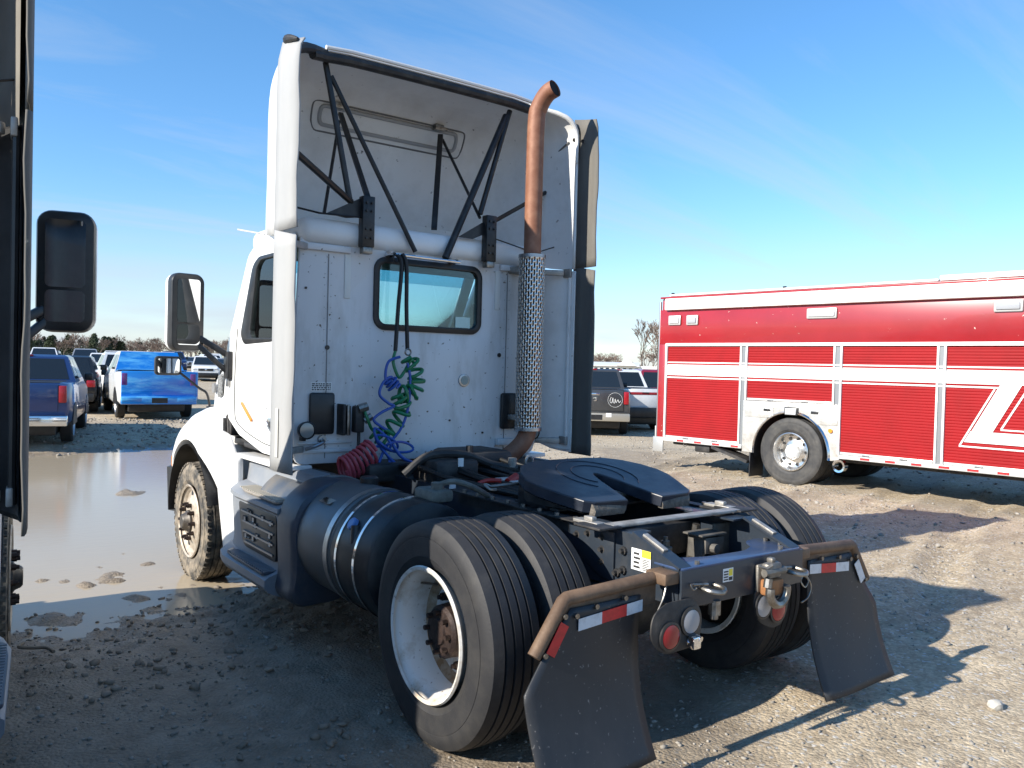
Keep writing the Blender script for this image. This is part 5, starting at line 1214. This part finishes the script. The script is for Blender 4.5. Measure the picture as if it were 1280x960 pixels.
    # wheels
    for side in (0, 1):
        X0 = .03 if side == 0 else 2.42; sgn = -1 if side == 0 else 1
        for yy in (0, -5.4):
            b = MB(); b.lathe(tyre_profile(.53, .30, .295), 72, T(X0 - sgn * .13, yy, .525, sgn)); ty = p(b, 'tyre', mat('fire_tyre', (.03, .03, .031), .65, col2=(.07, .066, .06), vscale=6), smooth=28)
            b = MB(); b.lathe([(.145, .30), (.155, .285), (.13, .27), (.06, .262), (.03, .24), (.02, .20), (.04, .165), (.04, 0)], 56, T(X0 - sgn * .13, yy, .525, sgn)); rm = p(b, 'polished_rim', mat('polished_rim', (.70, .69, .67), .25, .9, col2=(.45, .42, .38), vscale=12), ty)
            b = MB(); b.tube([(0, 0, 0), (sgn * .012, 0, 0)], .022, 10)
            for j in range(10):
                a = 2 * math.pi * j / 10
                if j == 0: h0 = b.build('hand_hole', PLASTIC_B, ty, 35, loc=(X0 - sgn * .097, yy + .205 * math.cos(a), .525 + .205 * math.sin(a)))
                else:
                    c = h0.copy(); COL.objects.link(c); c.location = (X0 - sgn * .097, yy + .205 * math.cos(a), .525 + .205 * math.sin(a))
            b = MB(); b.lathe([(.03, .13), (.09, .12), (.12, .10), (.125, 0)], 8, T(X0 - sgn * .13, yy, .525, sgn)); hb = p(b, 'hub_cover', mat('hub_white', (.74, .74, .72), .35, .2), ty, 20)
            b = MB(); b.tube([(0, 0, 0), (sgn * .012, 0, 0)], .010, 6)
            for j in range(8):
                a = 2 * math.pi * j / 8; q = (X0 - sgn * .03, yy + .085 * math.cos(a), .525 + .085 * math.sin(a))
                if j == 0: h0 = b.build('hub_nut', STEEL, ty, 35, loc=q)
                else:
                    c = h0.copy(); COL.objects.link(c); c.location = q
            if yy == 0:
                b = MB(); b.lathe(tyre_profile(.53, .30, .295), 56, T(X0 - sgn * .47, yy, .525, sgn)); p(b, 'inner_tyre', RUBBER, smooth=28)
    b = MB(); b.tube([(.2, 0, .525), (2.3, 0, .525)], .09, 12); p(b, 'axle', BLK_D)
    b = MB(); b.lathe([(0, .085), (-.12, .085), (-.125, .095), (-.12, .065), (0, .062)], 24, Matrix.Translation((.05, -.83, .395)));ex = p(b, 'exhaust_tip', CHROME)
    b = MB(); b.box(-.02, .2, -.80, -.70, .47, .50, .004); p(b, 'exhaust_hanger', TRIM, ex)
    b = MB(); b.box(.3, 2.2, -4.2, 2.45, .42, .60, .02); p(b, 'chassis', BLK_D)
    b = MB(); b.bar((.10, 1.4, .48), (.10, .72, .30), .3, .05); b.box(.05, .5, 1.5, 1.8, .36, .5, .02); p(b, 'rear_step_frame', BLK_D)
    b = MB(); b.box(.02, .42, .70, .72, .06, .50, .004); p(b, 'mud_flap', FLAP)
    b = MB(); b.tube([Vector((.05, 2.0 + .03 * math.cos(a), .46 + .035 * math.sin(a))) for a in np.linspace(0, 6.28, 13)[:-1]], .008, 6, closed=True); p(b, 'tie_ring', STEEL)
    # crew cab beyond the frame edge
    b = MB(); cabp = roundpoly([(-4.22, .55), (-4.22, 2.85), (-6.6, 2.85), (-6.9, 2.6), (-7.0, 1.5), (-7.0, .5), (-6.2, .45)], .12, 4)
    b = plate([cabp], 2.4, YZ(1.225), .04); cb = p(b, 'crew_cab', RED)
    for (y0, y1) in ((-5.3, -4.45), (-6.5, -5.5)):
        b = MB(); b.box(.014, .022, y0, y1, 1.6, 2.5, .003); p(b, 'cab_window', GLASS_DARK, cb)
    b = MB(); b.box(.2, 2.25, -7.02, -6.985, 1.6, 2.45); p(b, 'windscreen', GLASS_DARK, cb)
    return root
GLASS_DARK = mat('car_glass', (.012, .016, .02), .06, .0, coat=.5)
build_fire()
# ------------------------------------------------------------------ parked vehicles
CAR_TYRE = mat('car_tyre', (.018, .018, .018), .7)
CAR_RIM = mat('car_rim', (.42, .42, .43), .35, .8)
def lerp(a, b, t): return a + (b - a) * t
def paint(name, col, rough=.28, metal=0.0): return mat('paint_' + name, col, rough, metal, coat=.5, col2=tuple(c * .82 for c in col), vscale=2.5)
def build_car(name, label, kind, pm, loc, head, group=None, film=None, bumper=None, lite=False, scale=None):
    """local frame: +Y forward, origin on the ground at the centre; head = heading clockwise from +Y in degrees"""
    z0 = float(height(loc[0], loc[1]))
    root = empty(name, label, kind[0], (loc[0], loc[1], z0), -R(head), group)
    if scale: root.scale = scale
    p = lambda mb, nm, m, parent=root, smooth=35: mb.build(nm, m, parent, smooth)
    K = kind[1]
    L, W, zb, belt, roof, hood_z = K['L'], K['W'], K['zb'], K['belt'], K['roof'], K['hood']
    w = W / 2
    def sec(y, ww, zlo, zhi):
        pts = [(ww * .90, zlo), (ww * .985, zlo + .10), (ww, zlo + (zhi - zlo) * .45), (ww * .985, zhi - .10), (ww * .95, zhi - .02), (ww * .85, zhi)]
        return [(x, y, z) for x, z in pts] + [(-x, y, z) for x, z in pts[::-1]]
    r, f = -L / 2, L / 2
    tail = K['tail']                         # height of rear deck / bed rail
    b = MB()
    c0, c1 = K['c0'], K['c1']                # cabin base rear / front
    secs = [sec(r + .02, w * .93, zb + .18, tail - .04), sec(r + .10, w * .975, zb + .08, tail), sec(r + .9, w, zb, tail + .01), sec(c0, w, zb, lerp(tail, belt, .6)), sec(c0 + .05, w, zb, belt), sec(c1 - .02, w, zb, belt), sec(c1 + .05, w, zb, hood_z + .05), sec(f - .55, w * .985, zb, hood_z), sec(f - .12, w * .93, zb + .08, hood_z - .08), sec(f - .01, w * .86, zb + .18, hood_z - .20)]
    b.loft(secs); body = p(b, 'body', pm, smooth=40)
    # cabin
    t0, t1 = K['t0'], K['t1']; ti = w * .78; bi = w * .955
    def ring(y0, y1, x, z, n=1): return [(-x, y0, z), (x, y0, z), (x, y1, z), (-x, y1, z)]
    bb = MB()
    bot = ring(c0, c1, bi, belt - .03); top = ring(t0, t1, ti, roof - .05); cap = ring(t0 + .12, t1 - .15, ti * .9, roof)
    bb.loft([bot, top, cap]); cab = p(bb, 'cabin', pm, smooth=30)
    B, Tt = [Vector(q) for q in bot], [Vector(q) for q in top]
    def face_pt(a, c, u, v, off):
        # a,c: corner indices along a side; u along, v up
        lo = B[a].lerp(B[c], u); hi = Tt[a].lerp(Tt[c], u); q = lo.lerp(hi, v)
        nrm = (B[c] - B[a]).cross(Tt[a] - B[a]).normalized()
        cen = sum((x for x in B), Vector()) / 4
        if nrm.dot(q - cen) < 0: nrm = -nrm
        return q + nrm * off
    def glassq(a, c, u0, u1, v0, v1, nm):
        g = MB(); n_ = 1
        o = [face_pt(a, c, *q, .006) for q in ((u0, v0), (u1, v0), (u1, v1), (u0, v1))]; i = [face_pt(a, c, *q, .0) for q in ((u0, v0), (u1, v0), (u1, v1), (u0, v1))]
        g.loft([i, o]); return p(g, nm, GLASS_DARK, cab, 0)
    rw = glassq(0, 1, .06, .94, .14, .93, 'rear_window'); glassq(3, 2, .05, .95, .06, .95, 'windshield')
    for (a, c) in ((1, 2), (0, 3)):
        for (u0, u1) in K['side']: glassq(a, c, u0, u1, .16, .90, 'side_window')
    # wheels
    ax = K['axles']; Rw = K['R']
    for y in ax:
        for s in (-1, 1):
            b = MB(); b.lathe([(-.24, Rw + .07), (.004, Rw + .07), (.004, 0)], 20, T(s * w, y, Rw, s), (R(0), R(180)))
            if not lite: p(b, 'wheel_arch', PLASTIC_B, body)
            b = MB(); b.lathe([(-.20, Rw * .6), (-.22, Rw * .9), (-.20, Rw), (-.02, Rw), (.010, Rw * .93), (.014, Rw * .66)], 28, T(s * (w - .03), y, Rw, s)); ty = p(b, 'wheel', CAR_TYRE)
            b = MB(); b.lathe([(.012, Rw * .66), (-.02, Rw * .60), (-.05, Rw * .3), (-.01, Rw * .18), (-.01, 0)], 20, T(s * (w - .03), y, Rw, s)); p(b, 'rim', CAR_RIM, ty)
    b = MB(); b.box(-w * .72, w * .72, r + .35, f - .3, .20, zb + .12, .03); p(b, 'underbody', PLASTIC_B, body)
    # rear end
    bm_ = bumper or PLASTIC_B
    if K['pick']:
        b = MB(); b.box(-w * .78, w * .78, r - .012, r + .04, zb + .34, tail - .015, .015); tg = p(b, 'tailgate', film or pm, body)
        b = MB(); b.box(-.12, .12, r - .022, r - .008, tail - .16, tail - .10, .006); p(b, 'tailgate_handle', PLASTIC_B if not bumper else CHROME, tg)
        b = MB(); b.box(-w * .80, w * .80, r + .10, c0 - .08, tail + .004, tail + .012); p(b, 'bed_opening', PLASTIC_B, body, 0)
        for s in (-1, 1):
            b = MB(); b.box(s * w * .86 - w * .07, s * w * .86 + w * .07, r - .016, r + .09, tail - .40, tail - .05, .02); p(b, 'tail_light', RED_LENS, body)
        b = MB(); b.box(-w * .96, w * .96, r - .16, r + .03, zb + .06, zb + .28, .03); rb = p(b, 'rear_bumper', bm_, body)
        b = MB(); b.box(-.2, .2, r - .166, r - .158, zb + .10, zb + .24); p(b, 'plate_recess', PLASTIC_B, rb, 0)
        b = MB(); b.box(-.12, .12, t0 - .01, t0 + .06, roof - .045, roof - .005, .008); p(b, 'third_brake_light', RED_LENS, cab)
    else:
        for s in (-1, 1):
            b = MB(); b.box(s * w * .80 - w * .12, s * w * .80 + w * .12, r - .012, r + .16, tail - .28, tail - .08, .02); p(b, 'tail_light', RED_LENS, body)
        b = MB(); b.box(-w * .9, w * .9, r - .05, r + .06, zb + .05, zb + .30, .04); p(b, 'rear_bumper', bm_, body)
    # front end
    b = MB(); b.box(-w * .52, w * .52, f - .06, f + .015, hood_z - .36, hood_z - .20, .02); gr = p(b, 'grille', PLASTIC_B, body)
    b = MB(); b.box(-.07, .07, f + .012, f + .022, hood_z - .32, hood_z - .24, .006); p(b, 'front_badge', CHROME, gr)
    for s in (-1, 1):
        b = MB(); b.box(s * w * .74 - w * .16, s * w * .74 + w * .16, f - .18, f - .01, hood_z - .32, hood_z - .19, .03); p(b, 'headlight', CLEAR_LENS, body)
    b = MB(); b.box(-w * .88, w * .88, f - .12, f + .05, zb + .02, zb + .26, .05); p(b, 'front_bumper', bm_ if K['pick'] else PLASTIC_B, body)
    for s in (-1, 1):
        b = MB(); b.box(s * (w + .08) - .09, s * (w + .08) + .09, c1 - .45, c1 - .36, belt + .0, belt + .17, .03); p(b, 'side_mirror', PLASTIC_B, cab)
    return root
PICK = ('pickup', dict(L=5.7, W=2.0, zb=.37, belt=1.28, roof=1.88, hood=1.16, tail=1.30, c0=-1.0, c1=1.35, t0=-.72, t1=.55, side=((.07, .44), (.48, .86)), axles=(-1.75, 1.85), R=.40, pick=True))
SUV = ('suv', dict(L=4.6, W=1.86, zb=.30, belt=1.08, roof=1.70, hood=1.05, tail=1.06, c0=-2.15, c1=1.15, t0=-1.85, t1=.30, side=((.06, .26), (.30, .56), (.59, .84)), axles=(-1.35, 1.40), R=.36, pick=False))
SEDAN = ('car', dict(L=4.7, W=1.80, zb=.26, belt=.95, roof=1.45, hood=.95, tail=1.02, c0=-1.6, c1=1.25, t0=-.85, t1=.25, side=((.16, .48), (.52, .80)), axles=(-1.40, 1.42), R=.33, pick=False))
P_BLUE = paint('dark_blue', (.014, .04, .14)); P_WHITE = paint('white', (.74, .75, .75)); P_BLACK = paint('black', (.012, .013, .016)); P_SILVER = paint('silver', (.42, .43, .44), .3, .4)
P_GREY = paint('charcoal', (.06, .062, .066), .3, .3); P_RED = paint('maroon', (.20, .012, .03)); P_NAVY = paint('navy', (.012, .03, .11))
FILM = mat('blue_film', (.010, .20, .62), .16, coat=.8, col2=(.14, .50, .80), vscale=1.3, vmin=.46, vmax=.70, bump=.25, bscale=4, stretch=(1, 1, 4.5))
bp_ = build_car('pickup_truck', 'dark blue pickup with chrome rear bumper parked beyond the puddle', PICK, P_BLUE, (-.80, 17.15), 13, bumper=CHROME, scale=(.97, .97, .915))
wr = build_car('pickup_truck', 'white pickup with its rear shrink-wrapped in bright blue film', PICK, P_WHITE, (2.98, 23.65), 6, film=FILM, bumper=FILM)
# the film: tailgate, rear quarter and back of the cab
fm = MB(); w_ = 1.0
fm.box(.93, 1.012, -2.84, -1.15, .55, 1.325, .02); fm.box(-.95, .95, -2.875, -2.80, .62, 1.33, .03)
o_ = fm.build('film_wrap', FILM, wr)
for s_ in (-1, 1):
    q = MB(); q.box(s_ * .87 - .07, s_ * .87 + .07, -2.888, -2.80, .95, 1.27, .015); q.build('tail_light', mat('veiled_lens', (.16, .04, .20), .2, coat=.5), wr)
q = MB(); q.box(-.72, .72, -2.884, -2.86, .80, .82, .004); q.build('tailgate_crease', FILM, wr)
q = MB(); q.box(-.95, -.45, -3.02, -2.96, .50, .62, .02); q.build('bumper_pad', FILM, wr)
q = MB(); q.box(.45, .95, -3.02, -2.96, .50, .62, .02); q.build('bumper_pad', FILM, wr)
K = PICK[1]
fb = MB(); fb.add([(-.93, -1.02, 1.27), (.93, -1.02, 1.27), (.77, -.745, 1.86), (-.77, -.745, 1.86), (-.93, -1.5, 1.335), (.93, -1.5, 1.335)], [(0, 1, 2, 3), (4, 5, 1, 0)])
o2 = fb.build('film_wrap', FILM, wr, 0); md = o2.modifiers.new('t', 'SOLIDIFY'); md.thickness = .02; md.offset = 1
build_car('pickup_truck', 'white pickup in front of the film-wrapped one, red tail light showing', PICK, P_WHITE, (4.05, 31.6), 6)
build_car('parked_suv', 'black sport utility vehicle parked ahead of the dark blue pickup', SUV, P_BLACK, (1.25, 26.2), 12)
build_car('parked_suv', 'white sport utility vehicle facing the yard with a dark grille, beyond the blue pickup', SUV, P_WHITE, (8.0, 57.5), 192)
build_car('pickup_truck', 'silver pickup behind the white dark-grilled sport utility vehicle', PICK, P_SILVER, (9.1, 70.5), 190)
build_car('pickup_truck', 'white pickup far off, its roof above the black sport utility vehicle', PICK, P_WHITE, (4.6, 78.0), 188, lite=True)
build_car('parked_suv', 'white sport utility vehicle far off, its roof above the dark blue pickup', SUV, P_WHITE, (.2, 66.0), 186, lite=True)
build_car('parked_suv', 'maroon sport utility vehicle in the far row behind the film-wrapped pickup', SUV, P_RED, (10.2, 63.5), 15, lite=True)
build_car('parked_suv', 'pale silver sport utility vehicle in the far row behind the film-wrapped pickup', SUV, P_SILVER, (11.6, 58.5), 195, lite=True)
build_car('parked_suv', 'white sport utility vehicle facing the yard beside the hood mirror', SUV, P_WHITE, (14.4, 56.5), 196)
build_car('parked_car', 'white sedan with open view of its side, next to the far white utility vehicle', SEDAN, P_WHITE, (17.3, 57.5), 172)
build_car('pickup_truck', 'navy pickup in the far row behind the white utility vehicle by the hood mirror', PICK, P_NAVY, (15.6, 70.0), 190, lite=True)
far_cols = [P_WHITE, P_SILVER, P_BLACK, P_WHITE, P_GREY, P_NAVY, P_WHITE, P_RED, P_SILVER, P_WHITE]
far_names = ['white', 'silver', 'black', 'white', 'charcoal', 'navy', 'white', 'maroon', 'silver', 'white']
for k in range(10):
    kd = (PICK, SUV, SEDAN)[k % 3]
    build_car(('pickup_truck', 'parked_suv', 'parked_car')[k % 3], '%s %s in the farthest row below the tree line' % (far_names[k], ('pickup truck', 'utility vehicle', 'low sedan')[k % 3]), kd, far_cols[k], (-4 + k * 3.3, 90 + (k % 4) * 2.2), 185 + k * 2, 'farthest row of parked vehicles', lite=True)
mid = [(6.2, 70.5, 'white', P_WHITE, PICK), (12.9, 72.0, 'black', P_BLACK, SUV), (18.2, 66.5, 'silver', P_SILVER, SEDAN), (20.0, 74.0, 'white', P_WHITE, SUV), (3.2, 71.5, 'charcoal', P_GREY, SEDAN), (22.3, 70.0, 'maroon', P_RED, SEDAN)]
for (x_, y_, cn_, pm_, kd) in mid:
    build_car({'pickup': 'pickup_truck', 'suv': 'parked_suv', 'car': 'parked_car'}[kd[0]], '%s %s in the second-farthest row of the lot' % (cn_, {'pickup': 'pickup truck', 'suv': 'utility vehicle', 'car': 'low sedan'}[kd[0]]), kd, pm_, (x_, y_), 188, 'second-farthest row of parked vehicles', lite=True)
# right-hand group
ram = build_car('pickup_truck', 'charcoal pickup with a script decal on its tailgate and a pale bumper', PICK, P_GREY, (14.3, 16.1), 40, bumper=mat('bumper_tan', (.42, .39, .33), .4, .5))
r_y = -5.7 / 2
b = MB(); b.tube([Vector((.55 + .20 * math.cos(a), r_y - .016, 1.02 + .20 * math.sin(a))) for a in np.linspace(0, 2 * math.pi, 31)[:-1]], .0035, 5, closed=True); ds = b.build('decal_ring', STICKER_W, ram)
b = MB(); b.tube(spline([(.44, r_y - .016, 1.10), (.41, r_y - .016, .98), (.46, r_y - .016, .94), (.49, r_y - .016, 1.08), (.50, r_y - .016, .96), (.54, r_y - .016, .94), (.55, r_y - .016, 1.05), (.58, r_y - .016, .95), (.63, r_y - .016, 1.03), (.66, r_y - .016, .95), (.70, r_y - .016, 1.0)], 6), .006, 5); b.build('decal_script', STICKER_W, ram)
b = MB(); b.lathe([(0, .06), (.012, .055), (.014, .0)], 20, Matrix.Translation((0, r_y - .012, 1.03)) @ Matrix.Rotation(R(-90), 4, 'Z')); b.build('tailgate_badge', CHROME, ram)
b = MB(); b.box(.30, .45, r_y - .168, r_y - .161, .55, .66); b.build('plate_sticker', STICKER_W, ram, 0)
ev = build_car('pickup_truck', 'white pickup with a full-width red tail light bar beside the fire engine', PICK, P_WHITE, (16.15, 17.25), 21)
b = MB(); b.box(-.80, .80, r_y - .022, r_y - .006, 1.12, 1.20, .01); b.build('light_bar', RED_LENS, ev)
b = MB(); b.box(-.82, .82, r_y - .175, r_y + .02, .44, .74, .03); b.build('dark_valance', PLASTIC_B, ev)
build_car('parked_suv', 'maroon sport utility vehicle behind the white pickup by the fire engine', SUV, P_RED, (19.6, 18.6), 36, scale=(1, 1, 1.12))
build_car('pickup_truck', 'navy pickup parked behind the charcoal and white pickups', PICK, P_NAVY, (18.0, 24.0), -50)
# ------------------------------------------------------------------ far building, trees
def build_house():
    root = empty('low_building', 'long white single-storey building with a small gable behind the parked pickups', 'building', (92.5, 97.5, 0), -R(43.5))
    WW = mat('house_white', (.72, .71, .66), .7); RF = mat('house_roof', (.70, .70, .70), .5, .2)
    b = MB(); b.box(-5.2, 7.5, 0, 7, 0, 2.35); wall = b.build('wall', WW, root, 0)
    b = MB(); b.loft([[(-5.5, -.4, 2.36), (-5.5, 3.5, 2.95), (-5.5, 7.4, 2.36), (-5.5, 7.4, 2.25), (-5.5, -.4, 2.25)], [(4.4, -.4, 2.36), (4.4, 3.5, 2.95), (4.4, 7.4, 2.36), (4.4, 7.4, 2.25), (4.4, -.4, 2.25)]]); b.build('roof', RF, root, 0)
    b = MB(); b.loft([[(.6, -.8, 2.37), (2.2, -.8, 3.55), (3.8, -.8, 2.37)], [(.6, 4, 2.37), (2.2, 4, 3.55), (3.8, 4, 2.37)]]); b.build('gable', RF, root, 0)
    b = MB(); b.box(-9.5, -5.3, 1, 7, 0, 2.7); b.build('annex', mat('house_cream', (.70, .68, .52), .7), root, 0)
    for k in range(10):
        x = -4.7 + k * .95
        b = MB(); b.box(x - .26, x + .26, -.03, .0, 1.1, 1.95); wd = b.build('window', GLASS_DARK, root, 0)
        b = MB(); b.box(x - .32, x + .32, -.06, -.002, 1.02, 1.09); b.build('sill', WW, wd, 0)
build_house()
BARK = mat('bark_grey', (.13, .105, .085), .9, col2=(.20, .17, .14), vscale=3)
TWIG = mat('twig_brown', (.16, .115, .09), .9, col2=(.22, .17, .14), vscale=.6)
NEEDLE = mat('needle_green', (.030, .048, .022), .9, col2=(.055, .065, .03), vscale=.8)
def bare_tree(seed, H, slim=1.0):
    g = random.Random(seed); tr = MB(); tw = MB()
    def grow(p0, d, L, r, lv):
        p1 = p0 + d * L; mid = p0.lerp(p1, .5) + Vector((g.uniform(-1, 1), g.uniform(-1, 1), 0)) * L * .05
        (tr if lv < 3 else tw).tube([p0, mid, p1], [max(r, .03), max(r * .85, .028), max(r * .66, .025)], 5 if lv < 3 else 3, cap=False)
        if lv >= 5: return
        n_ = (3, 3, 3, 3, 4)[lv] if lv else g.choice((3, 4))
        for k in range(n_):
            a = g.uniform(0, 6.28); sp = g.uniform(.35, .85) * slim
            o = d.orthogonal().normalized(); o = Quaternion(d, a) @ o
            nd = (d * math.cos(sp) + o * math.sin(sp)); nd.z += .18; nd.normalize()
            grow(p0.lerp(p1, g.uniform(.55, 1.0)), nd, L * g.uniform(.55, .80), r * .55, lv + 1)
    grow(Vector((0, 0, -.1)), Vector((g.uniform(-.06, .06), g.uniform(-.06, .06), 1)).normalized(), H * (.36 if slim == 1 else .48), H * .018, 0)
    return tr, tw
def evergreen(seed, H):
    g = random.Random(seed); tr = MB(); tr.tube([(0, 0, -.1), (0, 0, H * .9)], [H * .022, H * .006], 6); cr = MB()
    for k in range(1500):
        t = g.random() ** .8; z = H * (.12 + .88 * t); rad = H * .36 * (1 - t) ** .7 + .2; lump = 1 + .35 * math.sin(5 * z + seed) * g.random()
        a = g.uniform(0, 6.28); rr = rad * lump * g.random() ** .45; q = Vector((rr * math.cos(a), rr * math.sin(a), z + g.uniform(-.2, .2))); s_ = H * g.uniform(.018, .045)
        n1 = Vector((g.gauss(0, 1), g.gauss(0, 1), g.gauss(0, 1))).normalized(); n2 = n1.orthogonal().normalized()
        cr.add([q + n1 * s_, q + n2 * s_ * .6, q - n1 * s_, q - n2 * s_ * .6], [(0, 1, 2, 3)])
    return tr, cr
protos = []
for k, H in enumerate((8.0, 7.0, 9.0)):
    tr, tw = bare_tree(40 + k, H); protos.append(('bare_tree', tr, tw, BARK, TWIG))
for k, H in enumerate((7.2, 6.2)):
    tr, cr = evergreen(60 + k, H); protos.append(('evergreen_tree', tr, cr, BARK, NEEDLE))
tr, tw = bare_tree(77, 9.0, .62); protos.append(('bare_tree', tr, tw, BARK, TWIG))
PM = []
for (nm, tr, cr, m1, m2) in protos:
    o1 = tr.build('trunk', m1, None, 40); o2 = cr.build('crown', m2, None, 0, weld=False)
    PM.append((nm, o1.data, o2.data)); bpy.data.objects.remove(o1); bpy.data.objects.remove(o2)
gt = random.Random(12)
def put_tree(k, x, y, sc, label, group):
    nm, m1, m2 = PM[k]
    root = empty(nm, label, 'tree', (x, y, float(height(x, y))), gt.uniform(0, 6.28), group); root.scale = (sc,) * 3
    for n_, me_ in (('trunk', m1), ('crown', m2)):
        o = bpy.data.objects.new(n_, me_); COL.objects.link(o); o.parent = root
def polar(px, d):
    a = math.atan((px - 640) / 1038.1) + YAW; return CAM.x + d * math.sin(a), CAM.y + d * math.cos(a)
for i in range(120):
    px = -40 + i * 3.0 + gt.uniform(-3, 3); d = gt.uniform(205, 290)
    ever = gt.random() < (.45 if 20 < px < 175 else .08)
    k = gt.choice((3, 4)) if ever else gt.choice((0, 1, 2))
    x, y = polar(px, d)
    put_tree(k, x, y, d / 240 * gt.uniform(.70, 1.05), ('broad dark evergreen in the far tree line', 'short dark evergreen in the far tree line')[k - 3] if ever else ('spreading bare tree in the far tree line', 'small bushy bare tree in the far tree line', 'tall slender bare tree in the far tree line')[k], 'evergreens in the far tree line' if ever else 'bare trees in the far tree line')
for (px, d, k, sc) in ((742, 210, 2, .8), (751, 190, 1, .85), (759, 200, 0, .8), (738, 190, 1, .8), (747, 200, 0, .8), (755, 185, 2, .7), (763, 195, 1, .85), (770, 205, 0, .8), (778, 190, 1, .7), (786, 180, 1, .6), (808, 165, 0, .8), (815, 150, 1, .9), (826, 150, 0, .95), (835, 160, 2, .9), (795, 170, 1, .55)):
    x, y = polar(px, d); put_tree(k, x, y, sc, 'small bare tree in the row behind the white building', 'bare trees behind the building')
x, y = polar(801.5, 140); put_tree(5, x, y, 1.0, 'tall bare tree standing alone between the white building and the fire engine', None)
x, y = polar(822, 135); put_tree(5, x, y, .92, 'tall bare tree close beside the fire engine rear edge', None)
# ------------------------------------------------------------------ single stones and a twig
def stone(name, label, x, y, s, seed, m):
    g = random.Random(seed); bm = bmesh.new(); bmesh.ops.create_icosphere(bm, subdivisions=2, radius=1)
    for v in bm.verts: v.co = Vector((v.co.x * s * 1.1, v.co.y * s * .8, v.co.z * s * .7)) * (1 + g.uniform(-.18, .18))
    b = MB(); b.bm(bm); o = b.build(name, m, None, 25, loc=(x, y, float(height(x, y)) + s * .35)); tag(o, label, 'stone')
stone('stone', 'pale whitish fist-sized stone lying on the dirt right of the mud flap', 1.46, -1.27, .045, 3, mat('pale_rock', (.55, .51, .44), .9, col2=(.36, .33, .28), vscale=20, bump=.4))
b = MB(); zz = float(height(-2.44, 2.4)) + .02
b.tube(spline([(-2.50, 2.52, zz + .01), (-2.53, 2.44, zz + .015), (-2.47, 2.40, zz + .01), (-2.40, 2.36, zz + .01), (-2.37, 2.28, zz + .005)], 8), .010, 7)
tag(b.build('bent_twig', mat('twig_pale', (.20, .17, .13), .8), None), 'pale curled twig lying on the dark mud', 'twig')
